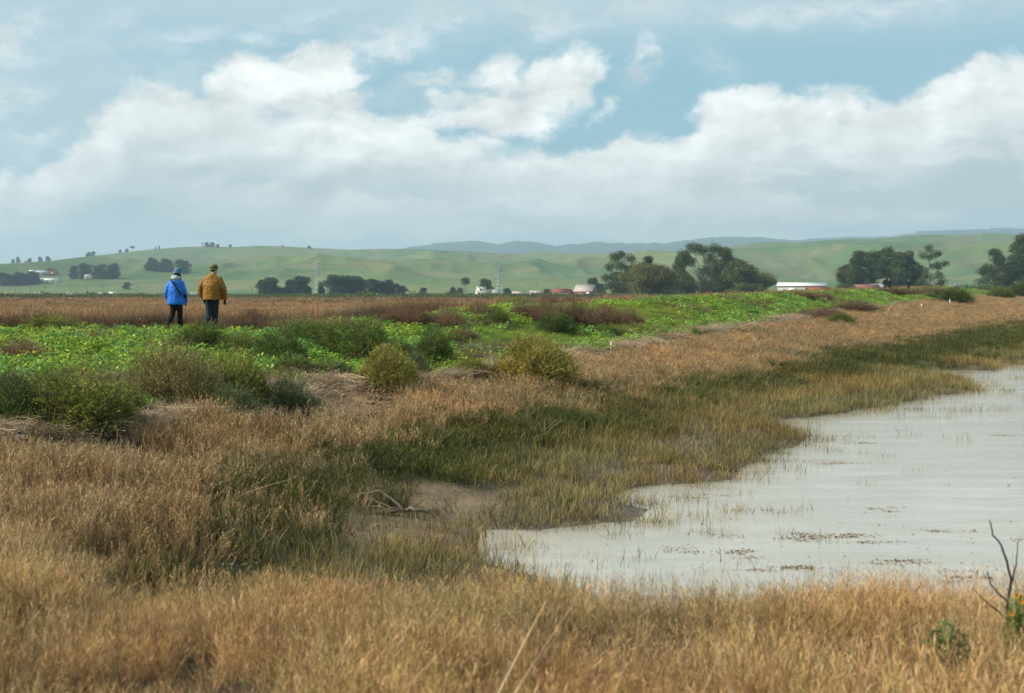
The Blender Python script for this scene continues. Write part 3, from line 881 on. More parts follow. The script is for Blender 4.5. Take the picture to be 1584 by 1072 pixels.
sc = rng.uniform(.75, 1.15, isc.sum()) * np.where(wtr, 1.0, 1) * np.clip((y[isc] / 25) ** .3, .9, 2)
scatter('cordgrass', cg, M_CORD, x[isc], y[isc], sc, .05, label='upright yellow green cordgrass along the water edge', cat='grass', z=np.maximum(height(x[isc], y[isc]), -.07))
# sparse dark rushes in the near water
rush = [blade_patch(7, .16, .42, .006, [(.10, .09, .04), (.16, .14, .06), (.20, .17, .09)], .14, .25, 3, .35, (.06, .05, .03)) for _ in range(4)]
x = rng.uniform(-3.2, 3.4, 900); y = rng.uniform(9.6, 12.8, 900)
k_ = rng.uniform(size=900) < np.clip(.75 - (y - 9.8) / 3.2 - np.abs(x - .0) * .12, 0, 1)
scatter('thin_rushes', rush, M_CORD, x[k_], y[k_], rng.uniform(.6, 1.1, k_.sum()), .06, label='thin dark rushes standing in the shallows behind the near bank', cat='rushes', z=np.maximum(height(x[k_], y[k_]), -.1))

# --- levee cover
LEAFC = [(.25, .38, .03), (.32, .47, .045), (.17, .29, .03), (.38, .52, .06), (.06, .12, .02), (.15, .27, .035), (.42, .53, .11)]
BLUEG = [(.14, .30, .06), (.20, .37, .07), (.08, .18, .04), (.28, .44, .10)]
bl = [broadleaf(64, .17, .22, .060, .032, LEAFC) for _ in range(4)] + [broadleaf(54, .17, .26, .075, .042, BLUEG) for _ in range(2)]
x, y = wedge(lambda r: np.interp(r, [14, 20, 45, 100, 250, 420], [26, 24, 13, 4.5, 1.2, .5]), 12, 420, 26)
zz = zones(x, y)
dWl = zz['wx'] - zz['x2']
lev = zz['lev'] & (bare_at(x, y) < .5) & (dWl > .15 + .8 * fbm(x, y, 1.7, 3, 70))
n_a = fbm(x, y, 5.5, 3, 71); n_b = fbm(x, y, 2.2, 3, 72)
left = sstep(-5, -9, x) * sstep(48, 40, y)
path = np.exp(-((y - (39.3 + .06 * (x + 9))) / 2.0) ** 2) * (x < -4)        # the trodden grassy strip the walkers are on
slope = np.exp(-((x - (.9 + (y - 40) * .13)) / 2.2) ** 2) * sstep(36, 42, y) * sstep(66, 56, y)
pl = .62 + .9 * n_a + .3 * n_b - .9 * path - .55 * slope
isl = lev & (rng.uniform(size=len(x)) < pl)
ms = np.clip((y / 24) ** .35, .9, 2.2)
sq = np.clip((24 / np.maximum(y, 24)) ** .3, .5, 1)
scatter('leafy_weeds', bl, M_LEAF, x[isl], y[isl], (rng.uniform(.7, 1.3, isl.sum())) * ms[isl] * 1.05, .15, label='bright green leafy weeds covering the levee top', cat='weeds', squash=sq[isl])
LAWNC = [(.22, .36, .04), (.30, .44, .06), (.16, .29, .035), (.38, .46, .10), (.42, .42, .17)]
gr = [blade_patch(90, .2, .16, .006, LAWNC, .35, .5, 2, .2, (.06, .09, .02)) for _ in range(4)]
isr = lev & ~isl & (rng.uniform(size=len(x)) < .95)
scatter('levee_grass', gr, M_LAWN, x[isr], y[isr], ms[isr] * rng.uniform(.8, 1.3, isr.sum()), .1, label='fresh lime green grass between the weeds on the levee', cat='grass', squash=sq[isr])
# dry stems and dead weeds among the green
BRN = [(.13, .085, .055), (.17, .11, .075), (.10, .06, .04), (.21, .15, .10)]
RUST = [(.12, .06, .035), (.16, .085, .05), (.09, .045, .028), (.19, .11, .06)]
dr = [salt_clump(60, .22, .34, BRN, .6, 5, .005, .04, .6) for _ in range(4)]
isd = zz['lev'] & (dWl > .2) & (fbm(x, y, 4.5, 4, 73) > .33 - .05 * sstep(40, 90, y)) & (rng.uniform(size=len(x)) < .35)
scatter('dead_weeds', dr, M_DRY, x[isd], y[isd], ms[isd] * rng.uniform(.7, 1.3, isd.sum()), .2, label='dead brown weeds scattered through the green levee cover', cat='weeds', squash=sq[isd])

# --- the plain behind the levee
OR = [(.33, .205, .095), (.41, .27, .13), (.25, .15, .07), (.50, .37, .21), (.19, .125, .065), (.29, .19, .10)]
pn = [salt_clump(80, .5, .21, OR, .9, 6, .006, .06, .3) for _ in range(5)]
x, y = wedge(lambda r: np.interp(r, [38, 60, 100, 200, 400, 760], [7, 4.5, 2.4, .75, .2, .075]), 36, 730, 26)
zz = zones(x, y); pln = zz['plain'] & (y < 600 + 20 * fbm(x, y, 40, 2, 80)) & (rng.uniform(size=len(x)) < .75 + .6 * fbm(x, y, 14, 3, 81))
ms = np.clip((y / 50) ** .75, 1, 6) * (1 + .5 * fbm(x, y, 8, 3, 181) + .35 * fbm(x, y, 2.5, 2, 182))
scatter('plain_grass', pn, M_DRY, x[pln], y[pln], ms[pln] * rng.uniform(.7, 1.35, pln.sum()), .08, label='orange brown dry marsh plants covering the flat plain', cat='marsh plants', squash=np.clip((70 / np.maximum(y[pln], 70)) ** .75, .2, 1))
# dark standing stems just behind the levee
dk = [salt_clump(22, .35, .75, [(.09, .055, .035), (.13, .075, .045), (.17, .11, .06)], .22, 9, .010, .03, 1.0) for _ in range(4)]
n = 4200
x = rng.uniform(-26, 3, n); y = BY(x) + .3 + rng.exponential(3.4, n)
k_ = fbm(x, y, 5, 3, 82) > -.05 + .02 * (x + 5)
scatter('dark_stalks', dk, M_DRY, x[k_], y[k_], rng.uniform(.4, .95, k_.sum()), .06, label='dark brown dry stalks standing along the back of the levee', cat='stalks')
# patches of scrub on the plain
SC1 = [(.075, .085, .03), (.05, .07, .025), (.11, .10, .05), (.13, .09, .05)]
scb = [broadleaf(160, .5, .7, .09, .06, SC1) for _ in range(3)] + [broadleaf(160, .5, .6, .09, .06, [(.11, .065, .04), (.14, .08, .05)]) for _ in range(2)]
x, y = wedge(lambda r: np.interp(r, [60, 150, 400, 700], [.06, .06, .04, .02]), 70, 700, 26)
zz = zones(x, y); k_ = zz['plain'] & (fbm(x, y, 45, 3, 83) + .5 * fbm(x, y, 12, 2, 84) > -.05)
scatter('low_scrub', scb, M_SHRUB, x[k_], y[k_], rng.uniform(.8, 2.0, k_.sum()) * np.clip((y[k_] / 200) ** .45, .8, 1.7), .05, label='low olive scrub dotted over the brown plain', cat='scrub', squash=.62)
# the green line of scrub at the far edge of the plain
n = 5200
x = rng.uniform(-330, 330, n); y = 430 + 330 * rng.uniform(0, 1, n) ** .7
x = x * (y / 640)
gl = [broadleaf(170, .8, .9, .16, .11, [(.07, .11, .035), (.10, .145, .04), (.05, .08, .03), (.13, .13, .06)]) for _ in range(4)]
k_ = fbm(x, y, 60, 3, 86) + .2 > -.25
scatter('edge_scrub', gl, M_SHRUB, x[k_], y[k_], rng.uniform(1.5, 3.6, k_.sum()) * (1 + .4 * fbm(x[k_], y[k_], 40, 2, 87)), .03, label='dark green line of scrub at the far edge of the plain', cat='scrub', squash=.7)

# --- wrack: bleached straw thrown up along the foot of the levee
STR = [(.42, .33, .22), (.36, .27, .17), (.50, .42, .30), (.28, .20, .13)]
def straw(n, rad, L, wd=.006):
    g = Geo()
    base = np.stack([rng.normal(0, rad * .5, n), rng.normal(0, rad * .5, n), rng.uniform(.0, .10, n)], 1)
    d = unit(np.stack([rng.normal(size=n), rng.normal(size=n), rng.normal(0, .13, n) + .03], 1))
    bd = unit(rng.normal(size=(n, 3)) * (1, 1, .3))
    g.add(*ribbons(base - d * L * .4, d, L * rng.uniform(.4, 1.2, n), np.full(n, wd), rng.uniform(0, .15, n), bd, 2, pickc(STR, n), tip=.6))
    return g.arrays()
stv = [straw(46, .35, .38) for _ in range(4)]
n = 5200
yy = 9 + 110 * rng.uniform(0, 1, n) ** 1.7
xx = WX(yy) - .15 + rng.normal(0, .30, n)
k_ = (fbm(xx, yy, 2.2, 3, 90) > -.15)
xx, yy = xx[k_], yy[k_]
scatter('wrack_straw', stv, M_STRAW, xx, yy, rng.uniform(.6, 1.2, len(xx)) * np.clip((yy / 30) ** .3, .9, 1.7), .14, lift=.05, label='bleached straw washed up along the foot of the levee', cat='straw')
# clods and straw lying on the bare soil
def clods(n, rad):
    g = Geo()
    for _ in range(n):
        c = np.array([rng.normal(0, rad * .5), rng.normal(0, rad * .5), 0]); s = rng.uniform(.012, .045)
        o_ = np.array([(1, 0, 0), (0, 1, 0), (-1, 0, 0), (0, -1, 0), (0, 0, .8), (0, 0, -.8)]) * s * rng.uniform(.6, 1.3, (6, 1)) + c
        g.add(o_, np.array([(0, 1, 4, 4), (1, 2, 4, 4), (2, 3, 4, 4), (3, 0, 4, 4), (1, 0, 5, 5), (2, 1, 5, 5), (3, 2, 5, 5), (0, 3, 5, 5)]), np.array((.22, .15, .085)) * rng.uniform(.6, 1.25))
    return g.arrays()
cl = [clods(22, .28) for _ in range(3)] + [straw(9, .3, .3, .005) for _ in range(2)]
x, y = wedge(lambda r: np.interp(r, [12, 40], [16, 7]), 12, 42, 26)
zz = zones(x, y); k_ = ((bare_at(x, y) > .25) | (np.abs(zz['x2'] - zz['wx'] + .1) < .5)) & (rng.uniform(size=len(x)) < .8)
scatter('soil_clods', cl, M_STRAW, x[k_], y[k_], rng.uniform(.6, 1.2, k_.sum()), .1, lift=.005, label='clods and broken straw on the bare brown soil', cat='soil')
dd_ = [salt_clump(14, .1, .2, TAN[:4], .5, 6, .004, .05, 0) for _ in range(2)] + [broadleaf(16, .1, .1, .05, .025, LEAFC[:3])]
k2 = k_ & (rng.uniform(size=len(x)) < .10)
scatter('stray_tufts', dd_, M_SALT, x[k2], y[k2], rng.uniform(.6, 1.2, k2.sum()), .1, label='stray small tufts on the bare soil', cat='grass')
# bent straws standing in the marsh grass
st2 = [blade_patch(5, .3, .62, .007, STR, .55, .5, 4, .2, (.30, .22, .13)) for _ in range(4)]
x, y = wedge(lambda r: np.interp(r, [6, 15, 40, 100], [2.4, 1.8, .8, .15]), 6.5, 110, 26)
zz = zones(x, y); k_ = (zz['x2'] > zz['wx']) & (height(x, y) > .22) & ~zz['plain']
scatter('bent_straws', st2, M_STRAW, x[k_], y[k_], rng.uniform(.5, 1.05, k_.sum()), .3, label='long bleached straws bent over in the marsh grass', cat='straw')

# --- floating bits on the water
g = Geo()
def flecks(cx_, cy_, rx, ry, n):
    px_ = cx_ + rng.normal(0, rx, n); py_ = cy_ + rng.normal(0, ry, n)
    d = unit(np.stack([rng.normal(size=n), rng.normal(size=n), rng.normal(0, .12, n)], 1))
    b = np.stack([px_, py_, np.full(n, .006)], 1)
    g.add(*kites(b, d, unit(np.cross(d, [0, 0, 1.0])), rng.uniform(.02, .06, n), rng.uniform(.012, .028, n), pickc([(.20, .165, .10), (.26, .22, .14), (.14, .11, .07)], n), .3))
for (a, b, rx, rn) in ((1300, 832, 70, 260), (1290, 715, 55, 160), (1210, 878, 45, 160), (1340, 686, 30, 70), (1545, 673, 28, 60), (1380, 868, 50, 130), (1240, 830, 26, 90), (1150, 855, 40, 110),
                       (1190, 790, 60, 50), (1370, 790, 30, 50), (1080, 768, 40, 80), (1110, 830, 50, 60), (1500, 895, 60, 130), (1340, 920, 60, 160), (1475, 824, 36, 60), (1060, 850, 50, 70), (1570, 834, 30, 50), (1560, 605, 20, 20), (1420, 620, 30, 20)):
    X_, Y_ = un(a, b, 0)
    for _ in range(4):
        flecks(X_ + rng.normal(0, rx / F * Y_ * .5), Y_ + rng.normal(0, .12), rx / F * Y_ * .35, .04, rn // 3)
n = 700
flecks(0, 0, 1, 1, 1)
yy = 10 + 40 * rng.uniform(0, 1, n) ** 1.5; xx = rng.uniform(0, .42, n) * yy
k_ = in_poly(xx, yy, WAT)
for a, b in zip(xx[k_], yy[k_]): flecks(a, b, .05, .05, 2)
V, Q, T_ = g.arrays()
tag(link('floating_debris', quad_mesh('floating_debris', V, Q, [M_DRY], T_)), 'brown flecks of plant debris floating in streaks on the water', 'debris', kind='stuff')
# ------------------------------------------------------------------ shrubs on the levee
def shrub_geo(n, cols, h=.72, lobes=9, ll=.034, lw=.015, sprig=.13, up=.5, airy=.0, seedh=0):
    """mound of leafy sprigs about 1 m wide, base at the origin"""
    g = Geo(); st = Geo()
    lob = []
    for i in range(lobes):
        a = 2 * pi * i / lobes + rng.normal(0, .3); r = .27 * rng.uniform(.6, 1.1) if i else 0
        rad = rng.uniform(.17, .27)
        lob.append((r * math.cos(a), r * math.sin(a), h * rng.uniform(.38, .62) - (.14 * r / .27), rad, rad * rng.uniform(.9, 1.4)))
    lob.append((0, 0, h * .62, .24, h * .38))
    for _ in range(lobes // 2):
        a = rng.uniform(0, 2 * pi); lob.append((.33 * math.cos(a), .33 * math.sin(a), h * .22, .17, h * .22))
    per = n // len(lob)
    for (cx_, cy_, cz_, ra, rz_) in lob:
        d = rdir(per, .25)
        s = 1 - np.abs(rng.normal(0, .22 + airy, (per, 1)))
        P = np.array([cx_, cy_, cz_]) + d * (ra, ra, rz_) * s
        ok = P[:, 2] > .0; P = P[ok]; d = d[ok]; m_ = len(P)
        sd = unit(d * (1, 1, .6) + (0, 0, up) + rng.normal(0, .25, (m_, 3)))
        k = 7
        t = np.linspace(.1, 1, k); L = sprig * rng.uniform(.6, 1.3, m_) * np.where(rng.uniform(size=m_) < .09, 2.2, 1)
        pts_ = (P[:, None] + sd[:, None] * (L[:, None] * t)[..., None]).reshape(-1, 3)
        dd = np.repeat(sd, k, 0); ld = unit(dd + perp(dd) * rng.uniform(.4, 1.1, (len(dd), 1)))
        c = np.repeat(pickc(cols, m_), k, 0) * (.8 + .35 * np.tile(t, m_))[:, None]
        g.add(*kites(pts_, ld, perp(ld), ll * rng.uniform(.7, 1.3, len(ld)), lw, c, .12))
        bd = np.zeros((m_, 3)); bd[:, 2] = -1
        g.add(*ribbons(P, sd, L, np.full(m_, .004), np.zeros(m_), bd, 1, pickc([(.16, .12, .07)], m_)))
        p0 = np.array([cx_ * .15, cy_ * .15, -.05]); p3 = np.array([cx_, cy_, cz_ + rz_ * .5])
        mid = (p0 + p3) / 2 + rng.normal(0, .03, 3)
        V, Q = tube([p0, mid, p3], [.014, .010, .004], 5); st.add(V, Q, (.15, .11, .07))
        for _ in range(4):
            e = p3 + rng.normal(0, ra * .6, 3) * (1, 1, .6)
            V, Q = tube([mid, (mid + e) / 2 + rng.normal(0, .02, 3), e], [.007, .005, .002], 4); st.add(V, Q, (.17, .13, .08))
    return g, st
G_OL = [(.22, .25, .04), (.28, .29, .05), (.14, .18, .035), (.34, .33, .07)]
G_DK = [(.065, .125, .024), (.095, .165, .03), (.04, .08, .018), (.15, .22, .045)]
G_GR = [(.24, .23, .09), (.18, .19, .07), (.32, .30, .15), (.25, .20, .10)]
G_BR = [(.20, .115, .075), (.15, .085, .055), (.27, .17, .12), (.18, .10, .065)]
SK = {}
for key, args in {'olive': (4200, G_OL, .72, 12, .024, .010, .085, .5), 'olive2': (3600, G_OL + G_DK[:1], .68, 10, .024, .010, .085, .5), 'dark': (3200, G_DK, .8, 9, .026, .011, .10), 'dark2': (3200, G_DK + G_OL[:1], .62, 12, .026, .011, .10),
                  'grey': (1900, G_GR, .78, 9, .028, .010, .17, .9, .12), 'greygreen': (2100, [(.11, .16, .06), (.08, .125, .045), (.17, .22, .095)], .72, 8, .026, .012),
                  'bright': (4200, [(.27, .245, .045), (.34, .30, .06), (.19, .19, .035), (.42, .36, .09)], .72, 12, .024, .010, .085, .5),
                  'brown': (2000, G_BR, .7, 10, .026, .008, .16, 1.1, .1)}.items():
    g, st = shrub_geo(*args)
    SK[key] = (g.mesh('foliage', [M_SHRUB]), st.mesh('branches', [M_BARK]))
def shrub(kind, px, py, wpx, hpx, label, cat='shrub', group=None, name='shrub', Y=None, sink=.03):
    if Y is None: X, Y, Z = ground_at(px, py)
    else: X = (px - CX) / F * Y; Z = H(X, Y)
    wm = wpx / F * Y; hm = hpx / F * Y
    e = bpy.data.objects.new(name, None); col.objects.link(e)
    e.location = (X, Y, Z - sink); e.rotation_euler = (0, 0, rng.uniform(0, 6.28)); e.empty_display_size = .2
    s = wm / .84; e.scale = (s, s, hm / .70)
    link('foliage', SK[kind][0], e); link('branches', SK[kind][1], e)
    return tag(e, label, cat, group)
GL = 'green shrubs on the levee'
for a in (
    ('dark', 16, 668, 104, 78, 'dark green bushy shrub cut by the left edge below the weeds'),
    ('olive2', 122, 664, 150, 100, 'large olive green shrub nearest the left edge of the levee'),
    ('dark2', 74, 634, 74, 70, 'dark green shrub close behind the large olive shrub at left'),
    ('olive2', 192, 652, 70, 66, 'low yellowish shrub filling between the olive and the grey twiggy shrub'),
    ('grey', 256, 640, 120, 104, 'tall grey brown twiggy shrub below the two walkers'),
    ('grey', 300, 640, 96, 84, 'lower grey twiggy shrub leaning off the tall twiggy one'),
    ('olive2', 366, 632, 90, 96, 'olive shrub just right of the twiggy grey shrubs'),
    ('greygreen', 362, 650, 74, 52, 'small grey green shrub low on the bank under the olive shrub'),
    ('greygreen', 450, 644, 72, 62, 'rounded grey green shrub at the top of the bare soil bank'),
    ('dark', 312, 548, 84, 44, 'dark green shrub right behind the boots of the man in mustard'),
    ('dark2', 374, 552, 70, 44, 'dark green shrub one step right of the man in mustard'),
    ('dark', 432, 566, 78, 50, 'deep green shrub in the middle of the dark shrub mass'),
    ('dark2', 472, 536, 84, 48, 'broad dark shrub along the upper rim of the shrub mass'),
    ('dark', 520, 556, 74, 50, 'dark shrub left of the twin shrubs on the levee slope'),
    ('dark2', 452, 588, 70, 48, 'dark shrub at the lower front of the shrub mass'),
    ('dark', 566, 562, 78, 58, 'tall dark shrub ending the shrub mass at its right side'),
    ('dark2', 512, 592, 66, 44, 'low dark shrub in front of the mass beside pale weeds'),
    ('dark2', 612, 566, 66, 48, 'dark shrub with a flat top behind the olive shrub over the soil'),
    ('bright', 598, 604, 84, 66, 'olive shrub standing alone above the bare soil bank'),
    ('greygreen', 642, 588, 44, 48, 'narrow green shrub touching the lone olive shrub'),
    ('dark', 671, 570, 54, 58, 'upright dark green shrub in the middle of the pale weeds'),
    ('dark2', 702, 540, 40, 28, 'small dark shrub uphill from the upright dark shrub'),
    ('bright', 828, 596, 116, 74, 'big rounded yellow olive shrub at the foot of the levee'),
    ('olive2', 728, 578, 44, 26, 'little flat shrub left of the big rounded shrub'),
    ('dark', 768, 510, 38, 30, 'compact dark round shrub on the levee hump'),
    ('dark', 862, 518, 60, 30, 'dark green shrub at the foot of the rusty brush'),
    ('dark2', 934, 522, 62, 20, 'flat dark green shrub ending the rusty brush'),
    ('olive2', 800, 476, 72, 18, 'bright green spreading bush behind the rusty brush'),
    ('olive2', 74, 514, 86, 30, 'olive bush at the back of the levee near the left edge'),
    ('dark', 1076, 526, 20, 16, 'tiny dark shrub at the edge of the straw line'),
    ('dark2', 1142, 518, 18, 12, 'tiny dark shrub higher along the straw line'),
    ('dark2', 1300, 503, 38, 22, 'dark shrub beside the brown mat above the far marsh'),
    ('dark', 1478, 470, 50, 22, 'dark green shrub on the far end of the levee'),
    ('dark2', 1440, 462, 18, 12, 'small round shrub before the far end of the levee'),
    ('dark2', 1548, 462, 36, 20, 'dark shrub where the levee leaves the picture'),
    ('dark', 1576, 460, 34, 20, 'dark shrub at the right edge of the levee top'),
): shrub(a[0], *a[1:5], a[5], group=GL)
for a in (
    (640, 508, 70, 36, 'rusty dry bush left of the levee hump'), (610, 506, 50, 26, 'low rusty bush at the left end of the brush'),
    (694, 512, 54, 34, 'greyish dead bush in front of the levee hump'), (742, 492, 46, 26, 'dead brown bush beside the hump top'),
    (812, 494, 46, 28, 'rusty bush at the left end of the long brush'), (850, 502, 60, 38, 'tall rusty bush in the long brush over the dark shrub'),
    (893, 506, 66, 40, 'tallest rusty bush of the long brush'), (938, 508, 60, 36, 'rusty bush at the right part of the long brush'),
    (974, 506, 40, 26, 'last rusty bush of the long brush'), (390, 512, 46, 34, 'dead brown bush right of the man in mustard'),
    (30, 560, 70, 36, 'brown dry bush among the weeds at the left edge'), (1252, 494, 60, 16, 'brown mat bush above the far marsh'), (1278, 492, 56, 16, 'brown mat bush next to the dark far shrub'),
    (1320, 484, 70, 18, 'long brown mat bush further along the levee'), (1240, 462, 56, 12, 'brown bush on the rear crest in line with the white shed'),
    (1270, 466, 40, 14, 'brown bush on the rear crest below the red roof'), (1380, 456, 90, 12, 'brown brush at the feet of the walkers in black'),
    (1440, 457, 90, 12, 'brown brush beyond the walkers in black'), (790, 556, 36, 18, 'dead brown tuft beside the big rounded shrub'), (716, 528, 40, 20, 'brown dead tuft below the hump'),
): shrub('brown', *a[:4], a[4], 'dry bush', 'dry brown bushes on the levee', 'dry_bush')

# ------------------------------------------------------------------ trees
def tree_geo(h, clumps, leaf, cols, trunk=.4, limbs=True, seed=0, per=90, droop=.35):
    """clumps: (x, z, rx, rz) or (x, y, z, rx, rz) in metres"""
    g = Geo(); st = Geo()
    top = max(c[-3] for c in clumps)
    tv = [np.array([0, 0, -.5])]
    k = 6
    for i in range(1, k + 1):
        tv.append(np.array([rng.normal(0, .012 * h), rng.normal(0, .012 * h), h * .8 * i / k]))
    V, Q = tube(tv, np.linspace(trunk, trunk * .25, k + 1), 7); st.add(V, Q, (.2, .16, .12))
    for c in clumps:
        if len(c) == 4: x, z, rx, rz_ = c; y = rng.normal(0, rx * .9)
        else: x, y, z, rx, rz_ = c
        ctr = np.array([x, y, z])
        rx, rz_ = rx * 1.42, rz_ * 1.45
        sub = max(5, int(rx * 2.7))
        for _ in range(sub):
            o = rdir(1)[0] * (rx * .62, rx * .62, rz_ * .6) * rng.uniform(.3, 1)
            c2 = ctr + o; rr = rx * rng.uniform(.34, .62)
            n = per
            d = rdir(n, .2); P = c2 + d * rr * (1, 1, .72) * rng.uniform(.35, 1.05, (n, 1)) ** .5
            ld = unit(rng.normal(size=(n, 3)) + d * .5 - (0, 0, droop))
            g.add(*kites(P, ld, perp(ld), leaf * rng.uniform(.7, 1.4, n), leaf * .5, pickc(cols, n, .25), .1))
        if limbs:
            a = tv[min(k, max(1, int(k * z / h * .55)))]
            mid = (a + ctr) / 2 + np.array([0, 0, -.03 * h]) * rng.uniform(.2, 1) + rng.normal(0, .02 * h, 3)
            V, Q = tube([a, mid, ctr], [trunk * .38, trunk * .24, trunk * .10], 5); st.add(V, Q, (.22, .18, .14))
    return g, st
def crown(h, w, n, zlo=.25, lump=.2, shape=1.0):
    out_ = []
    for i in range(n):
        t = rng.uniform(zlo, 1); half = w * .5 * (math.sin(pi * min(1, (t * .92 + .06)) ** shape) ** .6)
        a = rng.uniform(0, 2 * pi); r = half * math.sqrt(rng.uniform(0.1, 1)) * .85
        rx = w * lump * rng.uniform(.7, 1.2)
        out_.append((r * math.cos(a), r * math.sin(a), h * t - rx * .4, rx, rx * .7))
    return out_
T_DK = [(.055, .095, .028), (.085, .125, .036), (.04, .07, .024), (.13, .16, .05)]
T_OL = [(.12, .13, .035), (.15, .155, .04), (.09, .105, .03), (.20, .19, .06)]
T_BL = [(.045, .085, .035), (.06, .10, .04), (.032, .06, .028)]
TM = {}
def mk(key, g_st):
    TM[key] = (g_st[0].mesh('crown', [M_TREE]), g_st[1].mesh('trunk', [M_PALEBARK]))
mk('euc_a', tree_geo(25, [(-3.5, 0, 22, 3.4, 2.4), (1, 1, 24, 3.2, 2), (5.5, -1, 21.5, 3, 2.2), (-6.5, 1, 17, 3.2, 2.4), (0, 0, 18, 4, 3), (5, 2, 16, 3.4, 2.6), (-8, 0, 11.5, 3, 2.4), (-3, 2, 12, 4, 3), (3, -2, 12, 4, 3), (8, 0, 12, 2.8, 2.4), (-6, 0, 6.5, 3.4, 2.6), (0, 1, 7, 4, 3), (6, 0, 6.5, 3.6, 2.8), (-2, 0, 3, 4, 2.4), (4, 0, 3, 4, 2.4)], .55, T_DK, .6, per=110))
mk('euc_b', tree_geo(30, [(-10, 0, 24, 4, 2.6), (-5, 1, 28, 4.2, 2.6), (0, 0, 26.5, 4, 2.6), (6, 1, 27, 4, 2.6), (11, 0, 24.5, 4.2, 2.6), (-12, 0, 19, 3.4, 2.4), (14.5, 0, 20, 3.6, 2.4), (-7, 1, 20, 3.6, 2.6), (3, 0, 21, 4.2, 3), (9, 0, 18, 4.4, 3), (-11, 0, 13, 3.6, 2.8), (1.5, 1, 14.5, 4.2, 3.2), (8, 0, 12, 4.6, 3.4), (13, 0, 13, 4, 3), (-12, 0, 7, 4, 3.4), (-6, 0, 6, 4, 3.4), (0, 0, 8, 4.4, 3.4), (6, 0, 6, 4.6, 3.4), (12, 0, 6, 4.6, 3.4), (-8, 0, 3, 4, 2.6), (2, 0, 3, 4, 2.6), (8, 0, 3, 4, 2.6)], .6, T_DK, .8, per=105))
mk('round_a', tree_geo(17, crown(17, 20, 26, .1, .20), .6, T_OL, .6, per=120))
mk('round_b', tree_geo(17, crown(17, 18, 24, .08, .20), .6, T_DK + T_OL[:2], .6, per=110))
mk('tall_a', tree_geo(22, crown(22, 13, 22, .14, .22, .8), .55, T_DK, .5, per=100))
mk('tall_b', tree_geo(22, crown(22, 11, 18, .12, .24, .7), .6, T_DK, .5, per=95))
mk('lone', tree_geo(26, [(0, 0, 23.5, 2.6, 2), (-3.2, 0, 20.5, 2.2, 1.6), (4.6, 0, 21.5, 2.2, 1.7), (1.2, 0, 20, 2.4, 1.8), (5.6, 0, 15.5, 2.4, 1.7), (2, 0, 15, 2.2, 1.7), (8, 0, 16.5, 1.8, 1.2), (-1.5, 0, 11, 2.2, 1.8), (4.5, 0, 10.5, 3, 2.2), (7, 0, 8, 2.4, 1.8), (-4, 0, 8, 2, 1.6), (0, 0, 5.5, 2.8, 2), (5, 0, 4.5, 3.2, 2.2), (-3, 0, 3.5, 2.6, 1.8)], .5, T_DK, .45, per=85))
mk('far', tree_geo(14, crown(14, 12, 17, .05, .26), .9, T_BL, .4, per=60))
mk('far2', tree_geo(14, crown(14, 9, 14, .05, .28, .7), .9, T_BL, .4, per=60))
mk('pine', tree_geo(13, [(0, 0, 12, 2.2, 1.2), (-2.6, 0, 11, 2, 1), (2.6, 0, 11.2, 2, 1), (0, 0, 10, 2.4, 1.2)], .6, T_BL, .35, per=60))
bare_g, bare_s = tree_geo(14, crown(14, 11, 9, .3, .22), .5, [(.10, .085, .075), (.08, .07, .06)], .35, per=26)
mk('bare', (bare_g, bare_s))
def tree(kind, px, Y, hpx, base_h, label, group=None, wide=1.0, name='tree', z=None, at=None):
    if at: X, Y, Z = at
    else: X = (px - CX) / F * Y; Z = (H(X, Y) if z is None else z)
    s = hpx / F * Y / base_h
    e = bpy.data.objects.new(name, None); col.objects.link(e)
    e.location = (X, Y, Z - .2); e.scale = (s * wide, s * wide, s); e.empty_display_size = 1
    e.rotation_euler = (0, 0, 0 if kind in ('euc_a', 'euc_b', 'lone') else rng.uniform(0, 6.28))
    link('crown', TM[kind][0], e); link('trunk', TM[kind][1], e)
    return tag(e, label, 'tree', group)
GA = 'tall trees in the grove behind the plain'
tree('euc_a', 960, 700, 71, 25, 'eucalyptus at the left end of the big grove beside the barn', GA, .92, 'eucalyptus_tree')
tree('tall_a', 1004, 720, 63, 22, 'broken topped eucalyptus behind the rounded olive tree', GA, 1.0, 'eucalyptus_tree')
tree('round_a', 1003, 660, 54, 17, 'rounded olive tree in front of the left eucalyptus pair', GA, 1.45)
tree('euc_b', 1088, 700, 84, 30, 'tallest spreading eucalyptus in the middle of the big grove', GA, 1.06, 'eucalyptus_tree')
tree('tall_b', 1052, 715, 66, 22, 'narrow dark tree under the left boughs of the tallest eucalyptus', GA, .9)
tree('tall_a', 1118, 730, 74, 22, 'dark tree pressed against the right of the tallest eucalyptus', GA, 1.0)
tree('round_b', 1146, 690, 54, 17, 'lower dense tree stepping down at the right of the grove', GA, 1.2)
tree('round_a', 1178, 690, 38, 17, 'lowest tree at the right end of the big grove', GA, 1.15)
tree('round_b', 1060, 680, 34, 17, 'short bushy tree low in the middle of the grove', GA, 1.1)
GB = 'trees behind the walkers in black'
for a in (('tall_a', 1330, 62, 'leftmost tree of the grove behind the rusty roofed shed', 1.35), ('round_b', 1312, 38, 'low bushy tree at the left foot of the far grove', 1.0), ('tall_b', 1352, 64, 'tree standing above the rusty roof in the far grove', 1.4), ('tall_b', 1372, 70, 'highest tree of the far grove over the pair in black', 1.0),
          ('tall_a', 1392, 60, 'tree above the lone walker in black', 1.3), ('round_b', 1412, 44, 'low tree at the right end of the far grove', 1.1), ('tall_a', 1407, 62, 'feathery tree behind the right end of the far grove', .95)):
    tree(a[0], a[1], 800 + rng.uniform(-15, 15), a[2] + 8, {'tall_a': 22, 'tall_b': 22, 'round_b': 17}[a[0]], a[3], GB, a[4])
